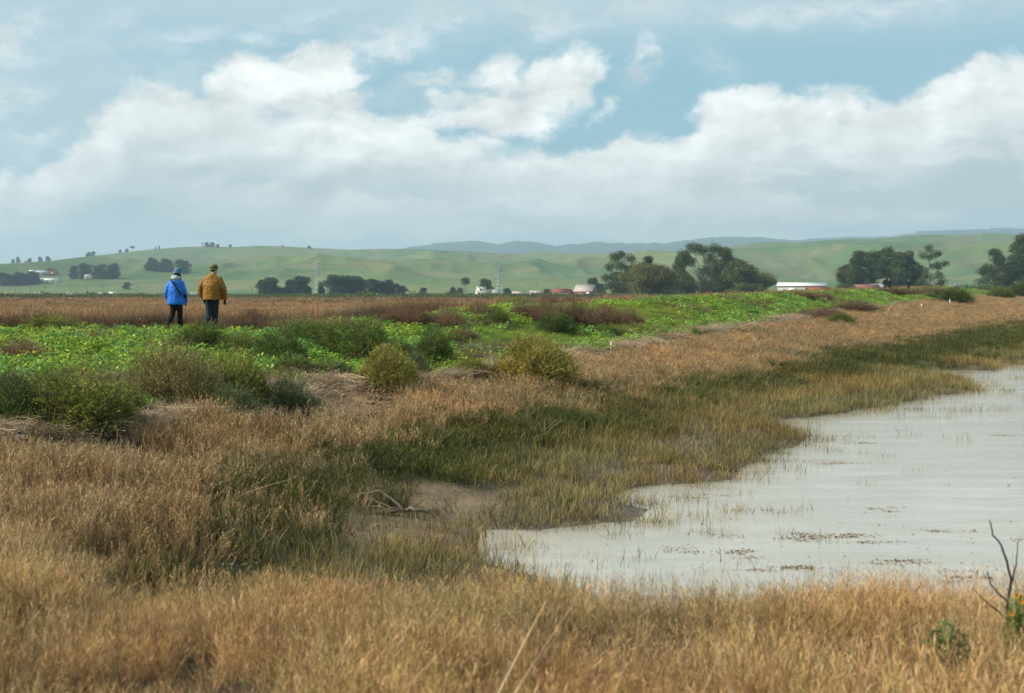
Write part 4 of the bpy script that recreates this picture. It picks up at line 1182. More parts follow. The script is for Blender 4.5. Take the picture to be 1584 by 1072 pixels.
tree('lone', 1437, 760, 84, 26, 'thin open tree standing alone right of the far grove', None, .95, 'eucalyptus_tree')
tree('tall_a', 1537, 790, 70, 22, 'tree near the right edge with a clear gap beside it', 'trees at the right edge', 1.15)
tree('tall_a', 1586, 790, 86, 22, 'large tree cut off by the right edge', 'trees at the right edge', 1.4)
tree('round_b', 1566, 790, 44, 17, 'low dark tree between the two at the right edge', 'trees at the right edge', 1.0)
tree('tall_b', 1640, 790, 80, 22, 'tree just beyond the right edge', 'trees at the right edge', 1.2)
GC = 'trees in a line at the foot of the hills'
for i, (k, px, hp, wd, lb) in enumerate((
    ('far', 407, 26, 1.0, 'left tree of the first round pair right of the mustard jacket'), ('far', 420, 29, 1.1, 'right tree of the first round pair right of the mustard jacket'),
    ('far', 449, 26, 1.0, 'left tree of the second pair before the power tower'), ('far', 467, 31, 1.15, 'taller right tree of the second pair before the power tower'),
    ('far2', 497, 22, .7, 'slim small tree at the foot of the power tower'), ('far', 517, 33, 1.0, 'first tall tree of the row right of the power tower'), ('far2', 528, 32, 1.1, 'second tree of the row, leaning on the first'),
    ('far2', 541, 32, .9, 'slender tree after the first gap in the row'), ('far', 552, 31, 1.0, 'full tree after the slender one in the row'), ('far2', 563, 26, 1.1, 'tree in the middle of the row'), ('far', 575, 27, 1.0, 'rounded tree in the middle of the row'),
    ('far', 590, 24, 1.1, 'wide low tree in the right half of the row'), ('far2', 601, 26, 1.0, 'taller tree near the right end of the row'), ('far', 612, 20, 1.0, 'olive low tree near the end of the row'), ('far', 622, 17, 1.0, 'last tree of the row'),
    ('far', 655, 14, 1.0, 'small tree alone between the row and the white house'), ('far', 700, 15, .9, 'small dark tree left of the palm like tree'), ('far', 711, 14, 1.0, 'second small tree left of the palm like tree'),
    ('pine', 720, 29, 1.1, 'thin tall tree with a flat top by the white house'), ('far2', 752, 27, 1.2, 'tree rising behind the white house'), ('far', 784, 13, 1.2, 'low tree right of the power tower by the road'),
    ('far', 846, 12, 1.2, 'low tree left of the red roofed houses'), ('far', 856, 11, 1.0, 'small tree against the red roofed house'), ('far', 917, 29, .75, 'grey green tree standing over the barn'), ('far', 929, 20, .9, 'tree between the barn and the grove'))):
    Y = 1050 + 7 * (i % 5)
    if px > 910: Y = 980
    tree(k, px, Y, hp, {'far': 14, 'far2': 14, 'pine': 13}[k], lb, GC, wd * 1.05)
def hill_tree(k, px, py, hp, lb, grp, wd=1.0):
    p = hill_at(px, py)
    tree(k, px, None, hp, {'far': 14, 'far2': 14, 'pine': 13, 'bare': 14}[k], lb, grp, wd, at=p)
GD = 'trees of the dark wood at the left edge'
for i, px in enumerate((2, 10, 18, 26, 34, 41, 48, 55)):
    hill_tree(('far', 'far2')[i % 2], px, 442 - i * .3, 20 - (i % 3) * 2, 'tree number %s from the left edge in the dark wood' % ('one two three four five six seven eight'.split()[i]), GD, 1.0)
GE = 'trees of the grove on the slope above the highway'
for i, px in enumerate((114, 121, 128, 136, 143, 150, 157, 164, 171, 177)):
    hill_tree(('far', 'bare', 'far2')[i % 3], px, 431 - (i % 2), 19 + (i * 7 % 5), 'tree in the slope grove, %s from its left end' % ('first second third fourth fifth sixth seventh eighth ninth tenth'.split()[i]), GE, .85)
GF = 'trees of the grey grove under the hill crest'
for i, px in enumerate((233, 239, 246, 254, 262, 270, 278, 286, 293)):
    hill_tree(('far', 'far', 'bare')[i % 3] if i else 'far', px, 419 + i * .5, 20 - (i % 3) * 2, 'tree in the grey grove behind the blue hat, %s from its left end' % ('first second third fourth fifth sixth seventh eighth ninth'.split()[i]), GF, .95)
hill_tree('far', 196, 447, 10, 'round dark tree alone on the open slope left of the walkers', None, 1.4)
GH = 'trees on the skyline of the hills'
for a in (('far', 20, 406, 6, 'small tree on the far left skyline', 1.0), ('far2', 28, 406, 9, 'taller bare topped tree on the far left skyline', 1.0), ('far', 46, 404, 6, 'low skyline tree beside the hilltop farm', 1.4), ('far', 62, 403, 7, 'skyline tree right of the hilltop farm', 1.2), ('far', 74, 403, 7, 'last dark tree of the hilltop farm', 1.3),
          ('far', 137, 397, 7, 'left tree of the small pair on the skyline', 1.2), ('far', 144, 396, 7, 'right tree of the small pair on the skyline', 1.2), ('far', 186, 391, 5, 'smallest of the skyline trees before the lone umbrella tree', 1.0), ('far', 196, 390, 5, 'low skyline tree touching the umbrella tree', 1.2), ('pine', 205, 390, 9, 'umbrella shaped tree on the skyline', 1.6),
          ('far2', 241, 386, 5, 'left of two tiny skyline trees', .6), ('far2', 246, 386, 6, 'right of two tiny skyline trees', .6), ('bare', 313, 383, 8, 'pale bare tree at the left of the skyline clump', .8), ('far', 320, 382, 7, 'dark tree at the left of the skyline clump', 1.3), ('far', 328, 382, 7, 'dark tree in the middle of the skyline clump', 1.3), ('far', 337, 383, 5, 'low tree at the right of the skyline clump', 1.4),
          ('far', 356, 378, 4, 'tiny tree on the knoll', 1.4), ('far', 437, 382, 3, 'speck of a tree on the middle skyline', 1.0), ('far', 478, 384, 4, 'small tree on the skyline over the power tower', 1.6)):
    hill_tree(a[0], a[1], a[2], a[3], a[4], GH, a[5])

# ------------------------------------------------------------------ buildings
M_WHITEW = plain_mat('white_paint', (.75, .74, .70), .7, .3, .06, 1.2)
M_REDW = plain_mat('faded_red_boards', (.24, .11, .085), .85, .2, .25, .8)
M_ROOFP = plain_mat('weathered_pale_roof', (.42, .35, .31), .85, .2, .12, .6)
M_ROOFR = plain_mat('red_roof', (.24, .075, .055), .8, .2, .2, .6)
M_RUST = plain_mat('rusty_sheet', (.22, .10, .07), .8, .3, .35, .5)
M_TIN = plain_mat('grey_tin', (.42, .46, .48), .5, .5, .1, .6)
M_GLASS = plain_mat('window_glass', (.04, .05, .06), .15, .6, .05, 1)
M_DARK = plain_mat('dark_timber', (.06, .05, .045), .85, .2, .2, 1)
M_GREYW = plain_mat('grey_wall', (.38, .40, .40), .8, .2, .08, .6)
M_WOOD = plain_mat('weathered_wood', (.20, .16, .12), .9, .1, .25, 2)
M_STEEL = plain_mat('galvanised_steel', (.42, .44, .44), .5, .5, .08, 2)
def part(name, VQ, mat, parent, c=(.5, .5, .5), smooth=False):
    V, Q = VQ
    return link(name, quad_mesh(name, V, Q, [mat], None, smooth), parent)
def multi(parts_):
    g = Geo()
    for V, Q in parts_: g.add(V, Q, (.5, .5, .5))
    V, Q, _ = g.arrays(); return V, Q
def rootat(name, px, Y, rz, label, cat, group=None, z=None, at=None):
    if at: X, Y, Z = at
    else: X = (px - CX) / F * Y; Z = H(X, Y) if z is None else z
    e = bpy.data.objects.new(name, None); col.objects.link(e); e.location = (X, Y, Z); e.rotation_euler = (0, 0, rz)
    return tag(e, label, cat, group)
def gable_house(name, px, Y, L, D, wh, rh, rz, wall, roof, label, cat='house', group=None, doors=(), windows=(), at=None, over=.4, chimney=False):
    """long side faces the viewer; wall with gables, two roof slabs, doors, framed windows"""
    e = rootat(name, px, Y, rz, label, cat, group, at=at)
    V = []; h, d = L / 2, D / 2
    V = np.array([(-h, -d, -.5), (h, -d, -.5), (h, d, -.5), (-h, d, -.5), (-h, -d, wh), (h, -d, wh), (h, d, wh), (-h, d, wh), (-h, 0, wh + rh), (h, 0, wh + rh)], float)
    Q = np.array([(0, 1, 5, 4), (2, 3, 7, 6), (1, 2, 6, 5), (5, 6, 9, 9), (3, 0, 4, 7), (7, 4, 8, 8), (4, 5, 9, 8), (6, 7, 8, 9), (0, 3, 2, 1)])
    part('wall', (V, Q), wall, e)
    sl = rh / d
    for s in (-1, 1):
        a = np.array([(-h - over, s * (d + over), wh - sl * over + .05), (h + over, s * (d + over), wh - sl * over + .05), (h + over, 0, wh + rh + .05), (-h - over, 0, wh + rh + .05)])
        b = a + (0, 0, .25)
        part('roof', (np.vstack([a, b]), np.array([(0, 1, 2, 3), (7, 6, 5, 4), (0, 4, 5, 1), (1, 5, 6, 2), (2, 6, 7, 3), (3, 7, 4, 0)])), roof, e)
    for (x, w_, z0, z1) in doors: part('door', box(x - w_ / 2, x + w_ / 2, -d - .12, -d - .003, z0, z1), M_WHITEW if wall is not M_WHITEW else M_DARK, e)
    for (x, w_, z0, z1) in windows:
        f = part('window', box(x - w_ / 2, x + w_ / 2, -d - .10, -d - .003, z0, z1), M_WHITEW if wall is not M_WHITEW else M_WOOD, e)
        part('pane', box(x - w_ / 2 + .15, x + w_ / 2 - .15, -d - .13, -d - .102, z0 + .15, z1 - .15), M_GLASS, f)
    if chimney: part('chimney', box(-h * .4, -h * .4 + .9, -.4, .4, wh + rh - .4, wh + rh + 1.1), M_REDW, e)
    return e
gable_house('barn', 906, 940, 13.2, 9, 3.8, 4.2, R(-28), M_REDW, M_ROOFP, 'weathered red barn with a pale pink roof left of the grove', 'barn', doors=((3.8, 2.4, 0, 3.2),), windows=((-4.5, 1.6, 1.2, 2.6), (-1.5, 1.6, 1.2, 2.6)))
e = gable_house('farmhouse', 748, 930, 10, 7, 3.2, 1.6, R(10), M_WHITEW, M_ROOFP, 'white house with a stepped roof line near the middle of the plain', windows=((-3.2, 1.3, 1, 2.4), (0, 1.3, 1, 2.4), (3.2, 1.3, 1, 2.4)), doors=((1.6, 1.1, 0, 2.2),))
part('upper_storey', box(-4.2, 1.2, -2.5, 2.6, 3.1, 6.6), M_WHITEW, e); part('roof', box(-4.6, 1.6, -2.9, 3.0, 6.6, 6.85), M_WHITEW, e)
f = part('window', box(-3, -1.6, -2.6, -2.503, 4.2, 5.6), M_WOOD, e); part('pane', box(-2.85, -1.75, -2.64, -2.602, 4.35, 5.45), M_GLASS, f)
gable_house('low_shed', 764, 960, 9, 6, 2.2, 2.6, R(0), M_GREYW, M_GREYW, 'grey gabled shed half hidden right of the white house', 'shed', windows=((-2, 1, .8, 1.8),))
gable_house('farmhouse', 802, 950, 7.5, 6, 2.2, 1.4, R(-6), M_WHITEW, M_ROOFP, 'small white bungalow with a red side by the street lamps', 'house', windows=((-2, 1.2, .8, 1.9), (1.6, 1.2, .8, 1.9)), doors=((-.2, 1, 0, 2.0),))
gable_house('farmhouse', 830, 930, 8.4, 6, 2.6, 1.3, R(4), M_WHITEW, M_ROOFP, 'cream bungalow with a tan roof under a tall pole', 'house', windows=((-2.6, 1.3, .9, 2.1), (2.4, 1.3, .9, 2.1)), doors=((0, 1.1, 0, 2.1),))
gable_house('farmhouse', 866, 935, 9.5, 6, 3.2, 2.0, R(-5), M_WHITEW, M_ROOFR, 'white house under a red roof beside the barn', 'house', windows=((-3, 1.4, 1, 2.3), (3, 1.4, 1, 2.3)), doors=((.3, 1.2, 0, 2.3),), chimney=True)
gable_house('farmhouse', 878, 945, 6, 6, 3.0, 2.0, R(-60), M_REDW, M_ROOFR, 'red gabled outbuilding between the red roof house and barn', 'shed', windows=((0, 1.2, 1, 2.2),))
e = gable_house('warehouse', 1241, 640, 21, 14, 4.2, 1.4, R(-14), M_GREYW, M_WHITEW, 'long grey warehouse with a white roof right of the big grove', 'warehouse', doors=((6, 3.2, 0, 3.4), (-4, 3.2, 0, 3.4)), windows=((1.5, 1.8, 1.8, 2.8), (-8, 1.8, 1.8, 2.8)))
e.location.z = 2.2
e = gable_house('shed', 1266, 560, 8.6, 5, 1.9, 1.0, R(6), M_DARK, M_ROOFR, 'low dark shed with a red roof in front of the warehouse', 'shed', doors=((0, 1.4, 0, 1.7),)); e.location.z = 2.4
e = gable_house('shed', 1236, 570, 6.0, 4, 1.2, .8, R(0), M_DARK, M_ROOFR, 'smallest red roofed shed left of the low dark shed', 'shed', doors=((0, 1.0, 0, 1.1),)); e.location.z = 2.3
e = gable_house('shed', 1340, 600, 10.5, 7, 2.0, 2.0, R(14), M_DARK, M_RUST, 'old shed with a rusty orange roof below the far grove', 'shed', doors=((0, 2, 0, 1.8),)); e.location.z = 2.6
e = gable_house('shed', 1360, 606, 6.5, 6, 2.3, 1.9, R(-10), M_GREYW, M_TIN, 'grey tin roofed shed right against the rusty roofed one', 'shed', doors=((0, 1.6, 0, 1.8),)); e.location.z = 2.6
# farm buildings on the left hills
for (px, py, L, wh, wl, rf, lb) in ((47, 438, 36, 3.2, M_REDW, M_ROOFP, 'long low pale red stable by the dark wood'), (74, 437, 28, 3, M_WHITEW, M_WHITEW, 'white low stable right of the pale red one'), (50, 426, 8, 5, M_WHITEW, M_WHITEW, 'small white house among the dark wood trees'),
                                (64, 424, 20, 2.5, M_GREYW, M_TIN, 'grey tin sheds left of the red round barn'), (137, 432, 9, 4, M_WHITEW, M_ROOFP, 'white cottage at the foot of the slope grove'), (42, 405, 14, 4, M_REDW, M_ROOFP, 'hilltop farmhouse on the far left skyline')):
    gable_house('farm_building', px, None, L, 9, wh, 2.5, R(4), wl, rf, lb, 'farm building', at=hill_at(px, py), doors=((0, 2, 0, 2.2),), windows=((-L * .3, 2, 1, 2.2), (L * .3, 2, 1, 2.2)))
e = rootat('round_barn', 80, None, 0, 'red round roofed barn with a white front on the left slope', 'barn', at=hill_at(80, 424))
a = np.linspace(0, pi, 15); r_ = 8.5
V = np.array([(r_ * math.cos(t_), y_, 8.5 * math.sin(t_)) for y_ in (-9, 9) for t_ in a]); n_ = len(a)
Q = [(i, i + 1, n_ + i + 1, n_ + i) for i in range(n_ - 1)] + [(0, i, i + 1, i + 1) for i in range(1, n_ - 1)] + [(n_, n_ + i + 1, n_ + i, n_ + i) for i in range(1, n_ - 1)]
part('roof', (V, np.array(Q)), M_ROOFR, e)
def arch(r_, y0, y1):
    V = np.array([(r_ * math.cos(t_), y_, r_ * math.sin(t_)) for y_ in (y0, y1) for t_ in a])
    Q = [(i, i + 1, n_ + i + 1, n_ + i) for i in range(n_ - 1)] + [(0, i, i + 1, i + 1) for i in range(1, n_ - 1)]
    return V, np.array(Q)
part('front_wall', arch(4.6, -9.3, -9.01), M_WHITEW, e); part('door', box(-1.6, 1.6, -9.5, -9.303, 0, 3.0), M_ROOFR, e)

# ------------------------------------------------------------------ power towers, poles, lamps
def bars(lines, r, n=4):
    return multi([tube([a, b], [r, r], n) for a, b in lines])
def pylon(px, Y, hpx, label, at=None):
    e = rootat('power_tower', px, Y, R(12), label, 'power tower', 'power towers', at=at)
    Yd = at[1] if at else Y
    h = hpx / F * Yd; s = h / 45
    def w_(z): return s * np.interp(z / h, [0, .55, 1], [4.6, 1.6, .8])
    L = []; zs = h * np.array([0, .16, .3, .42, .53, .62, .70, .78, .86, .94, 1])
    cs = [(-1, -1), (1, -1), (1, 1), (-1, 1)]
    for z0, z1 in zip(zs[:-1], zs[1:]):
        for i in range(4):
            p = lambda k, z: np.array([cs[k % 4][0] * w_(z), cs[k % 4][1] * w_(z), z])
            L += [(p(i, z0), p(i, z1)), (p(i, z0), p(i + 1, z1)), (p(i + 1, z0), p(i, z1))]
    part('lattice', bars(L, .17 * s), M_STEEL, e)
    for zf, al in ((.66, 7.5), (.80, 9), (.93, 6.5)):
        z = h * zf; Lc = []
        for sd in (-1, 1):
            tip = np.array([sd * al * s, 0, z])
            for dy in (-1, 1):
                Lc += [(np.array([sd * w_(z), dy * w_(z), z]), tip), (np.array([sd * w_(z), dy * w_(z), z + 1.8 * s]), tip)]
        ca = part('crossarm', bars(Lc, .15 * s), M_STEEL, e)
        for sd in (-1, 1): part('insulator', tube([(sd * al * s, 0, z), (sd * al * s, 0, z - 2.2 * s)], [.18 * s, .18 * s], 5), M_DARK, ca)
pylon(492, 1300, 54, 'tall steel power tower rising left of the tree row')
pylon(772, 1400, 48, 'steel power tower right of the white house')
pylon(394, None, 16, 'faint power tower high on the green slope', at=hill_at(394, 416))
def pole(px, Y, hpx, label, arm=True):
    e = rootat('utility_pole', px, Y, 0, label, 'pole', 'poles along the highway')
    h = hpx / F * Y
    part('post', tube([(0, 0, -1), (0, 0, h)], [.22, .15], 7), M_WOOD, e)
    if arm:
        part('crossarm', box(-1.3, 1.3, -.28, -.16, h - 1.0, h - .75), M_WOOD, e)
        for x in (-1.1, 0, 1.1): part('insulator', tube([(x, -.22, h - .75), (x, -.22, h - .45)], [.09, .07], 5), M_DARK, e)
for px, hp, lb in ((3, 17, 'pole at the left edge of the highway'), (24, 16, 'second pole from the left edge above the highway'), (47, 15, 'third pole from the left edge'), (69, 14, 'fourth pole from the left edge'), (109, 15, 'fifth pole from the left edge'),
                   (135, 18, 'thick pole with white boxes in front of the highway'), (159, 16, 'pole between the thick pole and the blue jacket'), (213, 14, 'pole a little left of the blue jacket'), (389, 13, 'pole right of the mustard jacket'),
                   (569, 11, 'pole before the tree row'), (613, 12, 'pole before the right end of the tree row'), (831, 20, 'tall pole over the cream bungalow'), (864, 29, 'tallest white mast left of the barn'), (717, 12, 'short pole left of the white house')):
    pole(px, 960, hp + 3, lb, px not in (864, 135))
def lamp(px, Y, hpx, sd, label):
    e = rootat('street_lamp', px, Y, 0, label, 'street lamp', 'street lamps by the white house')
    h = hpx / F * Y
    part('post', tube([(0, 0, -1), (0, 0, h * .88), (sd * .6, 0, h * .97), (sd * 3.0, 0, h)], [.16, .12, .09, .08], 6), M_STEEL, e)
    part('lamp_head', box(min(sd * 2.6, sd * 3.7), max(sd * 2.6, sd * 3.7), -.2, .2, h - .12, h + .12), M_STEEL, e)
lamp(778, 940, 19, 1, 'street lamp reaching right beside the white house'); lamp(811, 940, 19, -1, 'street lamp reaching left near the cream bungalow')

# ------------------------------------------------------------------ highway with its traffic
hy = 1330.
g = Geo(); V, Q = box(-900, 60, hy - 7, hy + 7, PLAIN - 2, PLAIN + .9)
M_ROAD = plain_mat('asphalt', (.055, .055, .055), .9, .2, .2, .5)
tag(link('highway', quad_mesh('highway', V, Q, [M_ROAD])), 'raised highway crossing behind the plain at left', kind='structure')
V, Q = box(-900, 60, hy - 9.5, hy - 7.003, PLAIN - 2, PLAIN + .55)
tag(link('road_verge', quad_mesh('road_verge', V, Q, [plain_mat('verge_soil', (.14, .10, .07), .95, .1, .3, .3)])), 'brown verge along the highway', kind='structure')
M_TYRE = plain_mat('tyre_rubber', (.02, .02, .02), .9, .2)
def car_meshes(L, W, h, cabin, van=False):
    """body profile extruded across, cabin glass, four wheels"""
    if van: prof = [(-L / 2, .35), (-L / 2, h * .95), (-L / 2 + .1, h), (L * .22, h), (L * .36, h * .55), (L / 2 - .05, h * .48), (L / 2, .35)]
    else: prof = [(-L / 2, .35), (-L / 2, h * .62), (-L * .36, h * .66), (-L * .24, h), (L * .10, h), (L * .26, h * .66), (L / 2 - .1, h * .55), (L / 2, .35)]
    n_ = len(prof)
    V = np.array([(x, y_, z) for y_ in (-W / 2, W / 2) for x, z in prof])
    Q = [(i, (i + 1) % n_, n_ + (i + 1) % n_, n_ + i) for i in range(n_)]
    Q += [(0, i + 1, i, i) for i in range(1, n_ - 1)] + [(n_, n_ + i, n_ + i + 1, n_ + i + 1) for i in range(1, n_ - 1)]
    body = quad_mesh('body', V, np.array(Q), [])
    x0, x1 = (-L * .45 if cabin else L * .02, L * .22) if van else (-L * .22, L * .12)
    win = quad_mesh('window', *box(x0, x1, -W / 2 - .02, W / 2 + .02, h * .68, h * .9), [M_GLASS])
    wh = []
    for x in (-L * .32, L * .32):
        for y_ in (-W / 2, W / 2 - .22):
            V, Q = tube([(x, y_ - .02, .36), (x, y_ + .24, .36)], [.36, .36], 10); wh.append(quad_mesh('wheel', V, Q, [M_TYRE]))
    return body, win, wh
CM = {'car': car_meshes(4.4, 1.8, 1.45, True), 'van': car_meshes(6.2, 2.2, 2.8, True, True), 'truck': car_meshes(8.5, 2.5, 3.4, False, True)}
PAINT = {k: plain_mat(k + '_car_paint', c, .35, .5, .03, 1) for k, c in {'white': (.75, .76, .76), 'silver': (.4, .42, .44), 'dark': (.03, .035, .045), 'yellow': (.7, .38, .04), 'red': (.35, .04, .03)}.items()}
for k, px, c, lb in (('van', 14, 'yellow', 'yellow van on the highway near the left edge'), ('car', 25, 'silver', 'silver car just behind the yellow van'), ('car', 35, 'white', 'white car third from the left edge'), ('car', 52, 'dark', 'dark car between two white ones at far left'), ('van', 61, 'white', 'pale van left of the dark sedan'),
                     ('car', 75, 'white', 'white car in the left third of the highway'), ('car', 84, 'dark', 'dark sedan following the white car'), ('van', 110, 'white', 'white van at the foot of the fifth pole'), ('car', 121, 'silver', 'silver car before the thick pole'), ('car', 143, 'dark', 'dark car right of the thick pole'),
                     ('van', 158, 'white', 'white van behind the pole left of the walkers'), ('truck', 176, 'white', 'white box truck left of the walkers'), ('car', 190, 'dark', 'dark car ahead of the box truck'), ('car', 236, 'silver', 'silver car close to the blue jacket'), ('van', 302, 'white', 'white van seen between the two walkers'), ('car', 445, 'white', 'white car at the foot of the power tower')):
    X = (px - CX) / F * hy
    e = bpy.data.objects.new({'car': 'car', 'van': 'van', 'truck': 'truck'}[k], None); col.objects.link(e); e.location = (X, hy - 3, PLAIN + .905)
    tag(e, lb, k, 'vehicles on the highway')
    b, wn_, whs = CM[k]
    key = k + c
    if key not in CM:
        b2 = b.copy(); b2.materials.append(PAINT[c]); CM[key] = b2
    link('body', CM[key], e); link('window', wn_, e)
    for w2 in whs: link('wheel', w2, e)
# ------------------------------------------------------------------ people
def bake(name, shells, voxel, mat, parent=None, smooth=3, disp=0.0, dscale=.12, seed=0, ridge=None):
    """union of closed shells as one continuous skin"""
    V, Q = multi(shells)
    me = quad_mesh(name, V, Q)
    o = bpy.data.objects.new(name, me); col.objects.link(o)
    md = o.modifiers.new('r', 'REMESH'); md.mode = 'VOXEL'; md.voxel_size = voxel; md.adaptivity = 0
    if smooth:
        s = o.modifiers.new('s', 'SMOOTH'); s.iterations = smooth; s.factor = .5
    dg = bpy.context.evaluated_depsgraph_get(); dg.update()
    m2 = bpy.data.meshes.new_from_object(o.evaluated_get(dg)); m2.name = name
    bpy.data.objects.remove(o); bpy.data.meshes.remove(me)
    if disp:
        n_ = len(m2.vertices); co = np.empty(n_ * 3, np.float32); m2.vertices.foreach_get('co', co); co = co.reshape(-1, 3)
        nr = np.empty(n_ * 3, np.float32); m2.vertices.foreach_get('normal', nr); nr = nr.reshape(-1, 3)
        f = fbm(co[:, 0] * 1.0 + co[:, 1] * .6, co[:, 2] * 1.6 + co[:, 1] * .4, dscale, 3, 200 + seed, .55, True)
        f = f * disp
        if ridge: f = f - ridge * np.exp(-((((co[:, 2] + .25 * np.abs(co[:, 0])) / .085) % 1.0 - .5) / .14) ** 2)
        co = co + nr * f[:, None]; m2.vertices.foreach_set('co', co.ravel())
    m2.polygons.foreach_set('use_smooth', np.ones(len(m2.polygons), bool))
    m2.materials.clear(); m2.materials.append(mat); m2.update()
    return link(name, m2, parent)
def eloft(secs, n=16):
    """closed loft of ellipses: (cx, cy, z, rx, ry)"""
    a = np.linspace(0, 2 * pi, n, endpoint=False); V = []; Q = []
    for (cx_, cy_, z, rx, ry) in secs: V += [(cx_ + rx * math.cos(t), cy_ + ry * math.sin(t), z) for t in a]
    k = len(secs)
    for i in range(k - 1):
        for j in range(n):
            b = (j + 1) % n; Q.append((i * n + j, i * n + b, (i + 1) * n + b, (i + 1) * n + j))
    c0 = len(V); V += [(secs[0][0], secs[0][1], secs[0][2]), (secs[-1][0], secs[-1][1], secs[-1][2])]
    for j in range(n):
        b = (j + 1) % n; Q += [(c0, b, j, j), (c0 + 1, (k - 1) * n + j, (k - 1) * n + b, (k - 1) * n + b)]
    return np.array(V, float), np.array(Q)
def ellipsoid(c, r, rot=0.0, n=12):
    s = [(0, 0, -math.cos(t) * r[2], max(r[0] * math.sin(t), .002), max(r[1] * math.sin(t), .002)) for t in np.linspace(.12, pi - .12, n)]
    V, Q = eloft(s, 14)
    cr, sr = math.cos(rot), math.sin(rot)
    V = np.stack([V[:, 0] * cr - V[:, 1] * sr, V[:, 0] * sr + V[:, 1] * cr, V[:, 2]], 1) + np.array(c)
    return V, Q
def limb(pts, rad, n=10):
    P = np.array(pts, float)
    t = np.linspace(0, 1, len(P)); tt = np.linspace(0, 1, len(P) * 4 - 3)
    PP = np.stack([np.interp(tt, t, P[:, i]) for i in range(3)], 1)
    K = np.array([.25, .5, .25]); S = PP.copy()
    for _ in range(2):
        S[1:-1] = S[:-2] * .25 + S[1:-1] * .5 + S[2:] * .25
    rr = np.interp(tt, t, rad)
    V, Q = tube(S, rr, n)
    return [(V, Q), ellipsoid(S[0], (rr[0],) * 3, n=6), ellipsoid(S[-1], (rr[-1],) * 3, n=6)]
def hand(wr, d, s=1.0, sd=1, curl=.5):
    """palm and five separate slightly curled fingers; d = pointing direction, sd = side of the thumb (towards the body front)"""
    wr = np.array(wr); d = unit(np.array(d, float)[None])[0]
    f = np.array([0, 1.0, 0]); f = unit((f - d * f.dot(d))[None])[0]          # thumb side = forward
    nrm = np.cross(d, f) * sd
    sh = limb([wr - d * .02, wr + d * .05 * s, wr + d * .09 * s], [.026 * s, .034 * s, .036 * s])
    sh += [ellipsoid(wr + d * .055 * s, (.022 * s, .042 * s, .05 * s))]
    for i, (off, ln) in enumerate(((.030, .072), (.010, .080), (-.011, .075), (-.030, .058))):
        b = wr + d * .085 * s + f * off * s
        m_ = b + d * ln * .55 * s + nrm * .008; e_ = m_ + (d * (1 - curl) - nrm * curl) * ln * .5 * s
        sh += limb([b, m_, e_], [.0105 * s, .010 * s, .008 * s], 6)
    b = wr + d * .03 * s + f * .032 * s
    sh += limb([b, b + (d * .6 + f * .7) * .04 * s, b + (d * 1.2 + f * .55) * .065 * s], [.013 * s, .012 * s, .009 * s], 6)
    return sh
def cloth_mat(name, c, rough=.8, var=.12, scale=25, bump=.3):
    return plain_mat(name, c, rough, .25, var, scale, bump=bump, bdist=.006)
M_SKIN = plain_mat('skin', (.48, .27, .19), .55, .35, .06, 20)
def head_shells(c, s, yaw):
    c = np.array(c); fy, fx = math.cos(yaw), -math.sin(yaw)
    fd = np.array([fx, fy, 0]); sdv = np.array([fy, -fx, 0])
    sh = [ellipsoid(c + (0, 0, .03 * s), (.078 * s, .098 * s, .105 * s), yaw), ellipsoid(c + fd * .025 * s + np.array([0, 0, -.055 * s]), (.058 * s, .068 * s, .068 * s), yaw),
          ellipsoid(c + fd * .096 * s + np.array([0, 0, -.012 * s]), (.013 * s, .020 * s, .026 * s), yaw),
          ellipsoid(c + fd * .084 * s + np.array([0, 0, -.060 * s]), (.024 * s, .012 * s, .009 * s), yaw), ellipsoid(c + fd * .075 * s + np.array([0, 0, -.095 * s]), (.024 * s, .020 * s, .018 * s), yaw)]
    for q in (-1, 1):
        sh.append(ellipsoid(c + sdv * q * .080 * s + np.array([0, 0, -.01 * s]) - fd * .005, (.010 * s, .020 * s, .031 * s), yaw))
        sh.append(ellipsoid(c + fd * .078 * s + sdv * q * .030 * s + np.array([0, 0, .018 * s]), (.014 * s, .010 * s, .009 * s), yaw))
    return sh
